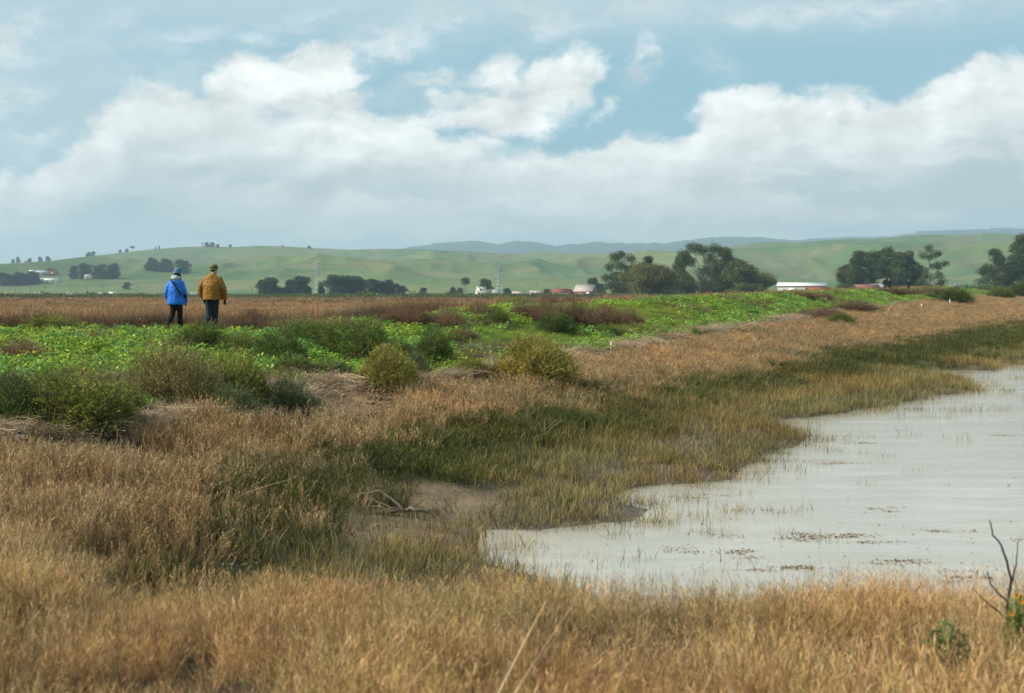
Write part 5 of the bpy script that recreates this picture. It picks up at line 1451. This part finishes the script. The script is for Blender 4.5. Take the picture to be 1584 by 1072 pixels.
def person(loc, rz, P, label, group=None, vox=.012):
    """P: pose and clothes"""
    s = P.get('s', 1.0); k = P
    hd = np.array(k['head']); yaw = k.get('yaw', 0)
    sh = head_shells(hd, k.get('hs', 1.0), yaw)
    shz = k['shoulder'][2]
    sh += limb([(hd[0], hd[1] - .01, hd[2] - .06), (0, 0, shz - .02)], [.058, .062])
    wS, wH = k['shoulder'][0], k['hip'][0]
    hz_ = k['hip'][2]
    tw = k.get('belly', 1.0)
    tors = lambda o: eloft([(0, 0, hz_ - .10, wH * .9 + o, .105 + o), (0, 0, hz_, wH + .045 + o, .125 * tw + o), (0, 0, hz_ + .16, wH * .93 + .03 + o, .115 * tw + o), (0, .005, shz - .22, wS * .86 + o, .125 * tw + o), (0, 0, shz - .08, wS * .9 + o, .115 + o), (0, -.005, shz + .0, wS * .62 + o * .7, .085 + o * .7), (0, 0, shz + .045, .085 + o * .3, .07 + o * .3)])
    sh.append(tors(0))
    arms = []
    for q, A in ((-1, k['armL']), (1, k['armR'])):
        S = np.array([q * (wS - .035), 0, shz - .075])
        arms.append((q, S, np.array(A[0], float), np.array(A[1], float)))
    for q, S, E, Wp in arms:
        sh += limb([S, E, Wp], [.052, .042, .028])
        sh += hand(Wp, (Wp - E) * (.6, .6, 1), .95, -q)
    for L_ in (k['legL'], k['legR']):
        sh += limb([L_[0], L_[1], L_[2]], [.082, .056, .038])
        a_ = np.array(L_[2]); ft = unit(np.array(L_[3], float)[None])[0]
        sh += limb([a_ + (0, 0, -.03), a_ + ft * .15 + np.array([0, 0, -.055])], [.042, .034])
    body = bake('person', sh, vox, M_SKIN, None, 2)
    body.location = loc; body.rotation_euler = (0, 0, rz); body.scale = (s, s, s)
    tag(body, label, 'person', group)
    # trousers
    tr = [eloft([(0, 0, hz_ - .12, wH * .9 + .035, .125 * tw), (0, 0, hz_, wH + .065, .14 * tw), (0, 0, hz_ + .10, wH + .05, .135 * tw)])]
    rl = k.get('leg_r', (.105, .078, .068))
    for L_ in (k['legL'], k['legR']):
        an = np.array(L_[2]); tr += limb([L_[0], L_[1], an + (0, 0, .0), an + (0, -.005, -.045)], [rl[0], rl[1], rl[2], rl[2] * 1.03])
    bake('trousers', tr, vox, k['trousers'], body, 2, .006, .16, 3)
    # jacket
    hem = k['hem']; o = k.get('bulk', .03)
    jk = [eloft([(0, 0, hem, wH + .06 + o, .15 * tw + o * .5), (0, 0, hem + .03, wH + .065 + o, .155 * tw + o * .5), (0, 0, hem + .22, wH * .95 + .055 + o, .14 * tw + o), (0, 0, shz - .24, wS * .90 + .02 + o, .14 * tw + o), (0, 0, shz - .10, wS * .92 + o, .12 + o), (0, 0, shz - .03, wS * .80 + o, .105 + o), (0, -.005, shz + .02, wS * .52 + o, .085 + o), (0, 0, shz + .06, .085 + o * .4, .075 + o * .4), (0, .01, shz + .085, .075 + o * .3, .068 + o * .3)])]
    sr_ = k.get('sleeve', (.078, .066, .052))
    for q, S, E, Wp in arms: jk += limb([S, E, E + (Wp - E) * .93], sr_)
    bake('jacket', jk, vox, k['jacket'], body, 3, k.get('wr', .013), .15, 5, k.get('quilt'))
    # shoes
    for L_ in (k['legL'], k['legR']):
        a_ = np.array(L_[2], float); ft = unit(np.array(L_[3], float)[None])[0]; up = np.array([0, 0, 1.0])
        sh2 = limb([a_ - ft * .05 + up * -.06, a_ + ft * .05 + up * -.06, a_ + ft * .17 + up * -.075], [.048, .047, .036]) + limb([a_ + up * .02, a_ - up * .05], [.05, .05])
        so_ = bake('shoe', sh2, vox * .8, k['shoe'], body, 2)
        soles = [(p[0] * (1, 1, .35) + (a_ + up * -.105) * (0, 0, 1) - (0, 0, .35 * (a_[2] - .105)) + (0, 0, .0), p[1]) for p in limb([a_ - ft * .055 + up * -.105, a_ + ft * .18 + up * -.105], [.047, .040])]
        bake('sole', [(np.stack([p[0][:, 0], p[0][:, 1], (p[0][:, 2] - p[0][:, 2].mean()) * .3 + a_[2] - .102], 1), p[1]) for p in limb([a_ - ft * .055, a_ + ft * .18], [.049, .041])], vox * .8, k.get('sole_m', M_TYRE), so_, 1)
    if k.get('gloves'):
        for q, S, E, Wp in arms:
            gl_ = hand(Wp, (Wp - E) * (.6, .6, 1), 1.12, -q)
            bake('glove', gl_, .006, k['gloves'], body, 1)
    if k.get('hair'):
        f_ = np.array([-math.sin(yaw), math.cos(yaw), 0])
        hs = [ellipsoid(hd - f_ * .018 + (0, 0, .035), (.087, .098, .105), yaw)] + ([ellipsoid(hd - f_ * .03 + (0, 0, -.05), (.085, .075, .11), yaw)] if k.get('longhair') else [])
        if k.get('lock'):
            lk = np.array(k['lock']); hs += limb([hd + lk * .6 + (0, 0, .0), hd + lk + (0, 0, -.08), hd + lk * 1.0 + (0, .0, -.17)], [.035, .038, .022])
        bake('hair', hs, vox * .8, k['hair'], body, 1, .006, .03, 9)
    if k.get('hat'):
        hc = hd + (0, -.004, .055)
        V, Q = eloft([(0, 0, -.045, .096, .112), (0, 0, -.02, .100, .116), (0, 0, .0, .099, .115), (0, 0, .04, .097, .112), (0, 0, .075, .084, .098), (0, 0, .098, .060, .070), (0, 0, .110, .02, .025)], 20)
        c_, s_ = math.cos(yaw), math.sin(yaw)
        V = np.stack([V[:, 0] * c_ - V[:, 1] * s_, V[:, 0] * s_ + V[:, 1] * c_, V[:, 2]], 1) * k.get('hs', 1.0) + hc
        hat = bake('knit_hat', [(V, Q)], vox * .6, k['hat'], body, 1, .002, .02, 4)
        V, Q = eloft([(0, 0, -.048, .101, .117), (0, 0, -.044, .105, .121), (0, 0, -.018, .105, .121), (0, 0, -.014, .101, .117)], 20)
        V = np.stack([V[:, 0] * c_ - V[:, 1] * s_, V[:, 0] * s_ + V[:, 1] * c_, V[:, 2]], 1) * k.get('hs', 1.0) + hc
        bake('hat_brim', [(V, Q)], vox * .6, k['hat'], hat, 1)
    if k.get('hood'):
        bake('hood', [eloft([(0, -.05, shz + .015, .11, .07), (0, -.055, shz + .055, .125, .085), (0, -.05, shz + .105, .115, .085), (0, -.04, shz + .14, .095, .075)])] + limb([(-.10, .02, shz + .09), (-.02, -.1, shz + .04), (.10, .02, shz + .09)], [.04, .05, .04]), vox, k['hood'], body, 2, .008, .06, 7)
    return body
def stripes(name, cols, period, noise_mix=0):
    m, t, out = new_mat(name)
    tcn = t.node('ShaderNodeTexCoord'); sp = t.node('ShaderNodeSeparateXYZ'); t.l.new(tcn.outputs['Object'], sp.inputs[0])
    n = t.noise(tcn.outputs['Object'], 45, 3, .6)
    v = t.math('FRACT', t.math('ADD', t.math('DIVIDE', sp.outputs[2], period), t.math('MULTIPLY', n, noise_mix)))
    cr = t.node('ShaderNodeValToRGB'); cr.color_ramp.interpolation = 'CONSTANT'
    cr.color_ramp.elements[0].color = (*cols[0], 1); cr.color_ramp.elements[1].position = 1 / len(cols); cr.color_ramp.elements[1].color = (*cols[1], 1)
    for i, c in enumerate(cols[2:]):
        e_ = cr.color_ramp.elements.new((i + 2) / len(cols)); e_.color = (*c, 1)
    t.l.new(v, cr.inputs[0])
    rib = t.math('SINE', t.math('MULTIPLY', sp.outputs[0], 500))
    principled(t, out, cr.outputs[0], .9, .15, rib, .4, .003)
    return m
MAN = dict(head=(.05, .0, 1.665), yaw=R(-38), hs=1.02, shoulder=(.235, 0, 1.475), hip=(.175, 0, .90), belly=1.25,
           armL=((-.375, -.03, 1.12), (-.285, .10, .86)), armR=((.36, -.02, 1.12), (.345, .06, .84)),
           legL=((-.10, 0, .86), (-.09, .02, .47), (-.12, -.20, .14), (-.15, 1, -.2)), legR=((.09, 0, .86), (.06, .07, .48), (.05, .10, .11), (.1, 1, 0)),
           hem=.82, bulk=.042, sleeve=(.092, .078, .062), leg_r=(.118, .092, .078), quilt=.005, wr=.014,
           jacket=cloth_mat('mustard_quilted_jacket', (.24, .115, .016), .6), trousers=cloth_mat('dark_blue_denim', (.012, .024, .042), .85, .3, 60),
           shoe=cloth_mat('tan_leather', (.30, .12, .05), .6), gloves=cloth_mat('black_gloves', (.012, .012, .014), .7), hair=cloth_mat('short_brown_hair', (.10, .05, .03), .8),
           hat=stripes('striped_knit', [(.025, .032, .015), (.20, .19, .07), (.06, .075, .03), (.26, .24, .10), (.03, .035, .018)], .115))
WOM = dict(head=(.045, .0, 1.56), yaw=R(-32), hs=.97, shoulder=(.19, 0, 1.365), hip=(.155, 0, .86), belly=1.0,
           armL=((-.285, -.05, 1.04), (-.215, .10, .80)), armR=((.265, -.04, 1.03), (.245, .09, .79)),
           legL=((-.085, 0, .84), (-.085, .03, .46), (-.17, -.24, .17), (-.3, 1, -.35)), legR=((.085, 0, .84), (.09, .06, .47), (.095, .10, .11), (.1, 1, 0)),
           hem=.71, bulk=.028, sleeve=(.072, .063, .050), leg_r=(.098, .076, .066),
           jacket=cloth_mat('bright_blue_shell_jacket', (.018, .15, .60), .5), trousers=cloth_mat('black_trousers', (.006, .006, .008), .9),
           shoe=cloth_mat('brown_boot_leather', (.12, .06, .035), .7), hair=cloth_mat('dark_brown_hair', (.03, .018, .012), .6), longhair=True, lock=(.06, .04, -.02),
           hat=stripes('blue_patterned_knit', [(.05, .16, .30), (.22, .36, .45), (.03, .08, .18), (.12, .28, .42)], .03, .9), hood=cloth_mat('pale_grey_fleece', (.38, .45, .46), .9))
def spot(px, Y): X = (px - CX) / F * Y; return (X, Y, H(X, Y))
X, Y, Z = spot(328.3, 40.0)
man = person((X, Y, Z + .03), R(-6), MAN, 'man in a mustard quilted jacket, striped knit hat and dark jeans walking away', 'two walkers on the levee')
X, Y, Z = spot(272.3, 38.8)
wom = person((X, Y, Z + .03), R(-4), WOM, 'woman in a bright blue jacket, blue knit hat and black trousers walking away', 'two walkers on the levee')
# sling strap and its bag across her back
M_STRAP = cloth_mat('black_webbing', (.012, .012, .013), .7)
pts_ = []
for t_ in np.linspace(0, 1, 12):
    x = -.095 + .30 * t_; z = 1.40 - .44 * t_
    pts_.append((x, -.155 - .028 * math.sin(pi * min(1, t_ * 1.05)) + .05 * max(0, t_ - .75), z))
pts_ = np.array(pts_); nrm_ = unit(np.array([[.44, 0, .30]]))[0] * .021
V = np.vstack([pts_ - nrm_, pts_ + nrm_, pts_ - nrm_ - (0, .012, 0), pts_ + nrm_ - (0, .012, 0)]); n_ = 12
Q = []
for i in range(n_ - 1):
    Q += [(i, i + 1, n_ + i + 1, n_ + i), (2 * n_ + i + 1, 2 * n_ + i, 3 * n_ + i, 3 * n_ + i + 1), (i + 1, i, 2 * n_ + i, 2 * n_ + i + 1), (n_ + i, n_ + i + 1, 3 * n_ + i + 1, 3 * n_ + i)]
strap = tag(link('sling_bag', quad_mesh('sling_bag', V, np.array(Q), [M_STRAP], None, True)), 'black sling bag strap worn across the back of the blue jacket', 'bag')
strap.location = wom.location; strap.rotation_euler = wom.rotation_euler
bake('pouch', [ellipsoid((.265, .0, .96), (.045, .10, .085))] , .012, M_STRAP, strap, 1)
# far walkers
BLK = cloth_mat('black_coat', (.012, .013, .016), .8); LBL = cloth_mat('light_blue_top', (.16, .33, .62), .8); TEAL = cloth_mat('teal_top', (.01, .22, .20), .8); NAVY = cloth_mat('navy_trousers', (.015, .025, .05), .8); BLOND = cloth_mat('blond_hair', (.42, .27, .13), .6); RED = cloth_mat('ginger_hair', (.35, .12, .05), .6); MAR = cloth_mat('maroon_trousers', (.09, .02, .02), .8); GRH = cloth_mat('grey_hair', (.35, .34, .32), .7)
import copy
def far_person(px, Y, base, label, rz=0, **kw):
    P = dict(base); P.pop('gloves', None); P.pop('hat', None); P.pop('hood', None); P.pop('lock', None); P.pop('quilt', None)
    P.update(kw)
    X, Y_, Z = spot(px, Y)
    return person((X, Y_, Z), rz, P, label, 'distant walkers on the levee', .03)
far_person(1369.6, 204, MAN, 'ginger haired walker in black, left of the pair on the levee', jacket=BLK, trousers=NAVY, hair=RED, yaw=R(10), bulk=.02)
far_person(1374.6, 200, WOM, 'grey haired walker in a long black coat, right of the pair', .2, jacket=BLK, trousers=BLK, hair=GRH, hem=.5, s=.98)
far_person(1405.5, 225, WOM, 'blond walker in a black coat alone beyond the pair', jacket=BLK, trousers=BLK, hair=BLOND, longhair=False, hem=.55, s=1.02)
far_person(1479, 345, WOM, 'small far walker in light blue with dark red trousers', jacket=LBL, trousers=MAR, hair=GRH, longhair=False)
far_person(1494.5, 340, MAN, 'small far walker in teal at the end of the levee', jacket=TEAL, trousers=BLK, hair=BLK, bulk=.02, s=1.0)

# ------------------------------------------------------------------ small things along the bank
M_WPL = plain_mat('white_plastic', (.75, .75, .73), .5, .4, .04, 8)
def bit(name, px, py, shells, mat, label, cat, rz=0, lift=0):
    X, Y, Z = ground_at(px, py)
    V, Q = multi(shells)
    o = link(name, quad_mesh(name, V, Q, [mat], None, True), None, (X, Y, Z + lift), rz)
    return tag(o, label, cat)
bit('marker_stake', 945, 545, [tube([(0, 0, -.1), (.004, 0, .15), (.01, 0, .28)], [.018, .017, .016], 8)], M_WPL, 'short white stake beside the straw line', 'stake')
bit('marker_stake', 1469, 472, [tube([(0, 0, -.1), (.03, 0, .6)], [.05, .045], 8)], M_WPL, 'white stake standing in the far brown marsh', 'stake')
bit('marker_stake', 1425, 476, [tube([(0, 0, -.1), (.05, 0, .32)], [.07, .06], 8)], M_WPL, 'stubby white stake before the taller far one', 'stake')
bit('plastic_scrap', 30, 681, [ellipsoid((0, 0, .02), (.045, .03, .03)), ellipsoid((.03, .01, .03), (.025, .02, .02))], M_WPL, 'white scrap on the bare soil near the left edge', 'litter')
def branch_net(name, px, py, spec, mat, label, cat='branch', rz=0, at=None, lift=0):
    if at: X, Y, Z = at
    else: X, Y, Z = ground_at(px, py)
    e = bpy.data.objects.new(name, None); col.objects.link(e); e.location = (X, Y, Z + lift); e.rotation_euler = (0, 0, rz)
    for i, (pts_, r0, r1) in enumerate(spec):
        P = np.array(pts_, float); t = np.linspace(0, 1, len(P)); tt = np.linspace(0, 1, len(P) * 3)
        PP = np.stack([np.interp(tt, t, P[:, k]) for k in range(3)], 1); PP[1:-1] += rng.normal(0, r0 * .35, (len(tt) - 2, 3))
        V, Q = tube(PP, np.linspace(r0, r1, len(tt)), 6)
        link('trunk' if i == 0 else 'branch', quad_mesh('trunk' if i == 0 else 'branch', V, Q, [mat], None, True), e)
    return tag(e, label, cat)
# fallen dead branch on the mud
q = lambda *a: [(x, y, z) for x, y, z in a]
branch_net('dead_branch', 610, 800, [
    (q((.36, .05, .03), (.22, -.02, .07), (.08, .02, .04), (-.1, .0, .05)), .024, .018),
    (q((-.05, 0, .05), (-.2, .02, .10), (-.42, .0, .07)), .018, .008), (q((.05, .0, .05), (-.15, -.06, .04), (-.40, -.10, .03)), .016, .007),
    (q((.1, 0, .06), (-.02, .04, .16), (-.18, .08, .26), (-.27, .08, .23), (-.50, .1, .20)), .016, .006), (q((.0, 0, .05), (-.1, .05, .10), (-.25, .1, .17), (-.4, .12, .13)), .012, .005),
    (q((.12, 0, .05), (.0, -.05, .09), (-.2, -.12, .05), (-.33, -.15, .03)), .012, .005), (q((-.1, 0, .06), (-.22, .07, .16), (-.33, .08, .24)), .010, .004),
    (q((.0, 0, .05), (-.12, -.08, .03), (-.28, -.2, .02)), .010, .004)], plain_mat('grey_dead_wood', (.17, .145, .105), .9, .1, .5, 25), 'grey dead branch fanned out on the mud by the cordgrass', 'branch')
branch_net('driftwood_snag', 898, 556, [(q((-.25, 0, .0), (0, 0, .05), (.3, .02, .03)), .03, .02), (q((0, 0, .05), (.1, .05, .2), (.2, .05, .22)), .014, .006), (q((-.1, 0, .04), (-.25, .0, .16), (-.35, 0, .14)), .014, .006), (q((.1, 0, .05), (.25, -.05, .14), (.4, -.05, .10)), .012, .005)], M_DRIFT, 'dark driftwood snag at the straw line right of the big shrub', 'driftwood')
branch_net('driftwood_snag', 1380, 482, [(q((-.4, 0, 0), (0, 0, .5), (.3, 0, .75), (.9, 0, .8)), .045, .02), (q((.0, 0, .5), (-.35, 0, .8), (-.4, 0, 1.1)), .03, .015)], plain_mat('bleached_wood', (.38, .34, .27), .9, .1, .2, 10), 'pale crooked snag sticking up from the far straw line', 'driftwood')
branch_net('fallen_stick', 430, 632, [(q((-.5, 0, .03), (0, .02, .06), (.55, 0, .04)), .014, .009), (q((0, 0, .05), (.15, .1, .12), (.3, .15, .1)), .008, .004)], M_DRIFT, 'thin grey stick on the soil under the grey green shrub', 'stick')
branch_net('fallen_stick', 340, 640, [(q((-.4, 0, .03), (0, .02, .08), (.4, 0, .04)), .013, .008), (q((-.2, 0, .05), (0, .1, .16), (.2, .15, .1)), .008, .004), (q((.1, 0, .05), (.25, -.1, .02), (.4, -.15, .02)), .008, .004)], M_DRIFT, 'tangle of dry sticks on the soil below the olive shrub', 'stick')
# dark bare twig and a green yellow flowered plant at the right of the near bank
TW = (1562 - CX) / F * 7.6
branch_net('bare_twig', 0, 0, [(q((0, 0, 0), (-.02, 0, .25), (.01, 0, .42), (-.03, 0, .58), (-.10, 0, .68), (-.11, 0, .74)), .010, .003), (q((-.01, 0, .30), (-.10, 0, .40), (-.12, 0, .47)), .006, .002), (q((0, 0, .2), (-.12, 0, .30), (-.2, 0, .38)), .006, .002), (q((0, 0, .36), (.04, .02, .5), (.05, .02, .62)), .005, .002)],
           plain_mat('dark_twig_bark', (.045, .035, .03), .9, .1, .3, 30), 'dark bare twig rising from the near bank at the right', 'twig', at=(TW, 7.6, H(TW, 7.6)))
def leafy_plant(px, Y, w_, hh, label):
    X = (px - CX) / F * Y; Z = H(X, Y)
    e = bpy.data.objects.new('flowering_plant', None); col.objects.link(e); e.location = (X, Y, Z + .14)
    V, Q, T_ = broadleaf(300, w_, hh, .038, .016, [(.05, .13, .02), (.08, .18, .03), (.04, .10, .02), (.16, .22, .05)])
    link('leaves', quad_mesh('leaves', V, Q, [M_LEAF], T_), e)
    st_ = [tube([(0, 0, -.15), (x_ * .5, y_ * .5, hh * .5), (x_, y_, hh)], [.006, .005, .003], 5) for x_, y_ in rng.normal(0, w_ * .4, (6, 2))]
    part('stems', multi(st_), M_GREENSTEM, e)
    return tag(e, label, 'plant')
M_GREENSTEM = plain_mat('green_stem', (.08, .13, .04), .6, .3)
leafy_plant(1466, 6.9, .10, .24, 'bright green leafy plant in the dry grass at the lower right')
e = leafy_plant(1574, 7.2, .06, .27, 'green plant with small orange yellow flowers at the right edge')
M_PETAL = plain_mat('yellow_petals', (.75, .32, .02), .5, .3)
for fx_, fz_ in ((-.02, .29), (.03, .30), (.00, .26), (-.05, .20)):
    n_ = 9; a = np.linspace(0, 2 * pi, n_, endpoint=False)
    d = np.stack([np.cos(a), np.full(n_, -.35), np.sin(a)], 1); d = unit(d)
    V, Q, _ = kites(np.tile([[fx_, -.05, fz_]], (n_, 1)), d, unit(np.cross(d, [0, 1, 0])), .016, .010, (1, 1, 1), .1)
    link('flower', quad_mesh('flower', V, Q, [M_PETAL]), e)
# single long bleached stalks standing out of the near grass
stalk_m = M_STRAW
def stalk(px0, py0, px1, py1, Y, wd, label, n=3):
    """a bundle of dry reed blades from a low point to its tip"""
    X0, X1 = (px0 - CX) / F * Y, (px1 - CX) / F * Y
    Z0, Z1 = CH - (py0 - HY) / F * Y, CH - (py1 - HY) / F * Y
    b = np.array([X0, Y, Z0]); tipp = np.array([X1, Y + .25, Z1])
    zg = H(X0, Y)
    ext = (Z0 - zg) / max(Z1 - Z0, .05); b2 = b - (tipp - b) * max(ext, 0); b2[2] = zg
    g = Geo()
    for i in range(n):
        d = tipp - b2 + rng.normal(0, .02, 3); L = np.linalg.norm(d) * rng.uniform(.82, 1.0)
        V, Q, T_ = ribbons((b2 * 0 + rng.normal(0, .012, 3))[None], unit(d[None]), np.array([L]), np.array([wd]), np.array([.05]), rdir(1), 6, pickc([(.52, .40, .24), (.46, .34, .20)], 1), tip=.2)
        g.add(V, Q, T_)
    o = link('dry_reed', g.mesh('dry_reed', [stalk_m]), None, tuple(b2))
    return tag(o, label, 'reed', 'bleached reeds in the near grass')
stalk(770, 1065, 845, 925, 5.6, .010, 'long pale reed bundle leaning right in the middle of the near grass', 4)
stalk(800, 1060, 880, 960, 5.7, .006, 'thinner pale reed right beside the leaning bundle', 2)
stalk(1085, 1072, 1150, 965, 5.9, .006, 'slanting pale reed right of the leaning bundle', 1)
stalk(1138, 1072, 1120, 940, 5.6, .008, 'upright pale reed near the middle right', 2)
stalk(1240, 1000, 1335, 948, 6.6, .006, 'nearly flat pale reed crossing the near grass', 2)
stalk(1280, 1010, 1365, 958, 6.6, .005, 'lower of the two crossing flat reeds', 1)
stalk(1385, 1072, 1400, 990, 5.6, .007, 'upright pale reed in the lower right grass', 1)
stalk(1410, 1072, 1430, 1020, 5.4, .007, 'short pale reed near the lower right corner', 2)
stalk(1340, 1060, 1396, 965, 6.0, .005, 'thin reed leaning right in the lower right grass', 1)
stalk(640, 1060, 745, 975, 5.7, .005, 'arching reed left of the leaning bundle', 1)
stalk(1468, 1072, 1448, 1000, 5.6, .006, 'pale reed leaning left in the lower right corner', 1)
stalk(560, 1040, 660, 1000, 5.6, .004, 'thin flat reed in the middle left of the near grass', 1)
# tall thin stalks against the plain at left
for (px, p0, p1, Yd, ln, lb) in ((52, 530, 470, 36, -2, 'thin tall dry stalk near the left edge'), (112, 500, 442, 37, 6, 'thin tall dry stalk rising over the olive bush'), (104, 470, 445, 37, -10, 'thin stalk leaning left over the olive bush'), (548, 470, 455, 60, 2, 'thin stalk on the plain left of the hump')):
    X = (px - CX) / F * Yd
    z = H(X, Yd); zt = CH - (p1 - HY) / F * Yd
    V, Q = tube([(0, 0, -.05), (ln * .003, 0, (zt - z) * .5), (ln * .014, 0, zt - z)], [.008, .007, .004], 5)
    tag(link('dry_stalk', quad_mesh('dry_stalk', V, Q, [M_DRIFT]), None, (X, Yd, z)), lb, 'stalk', 'tall dry stalks at the left')
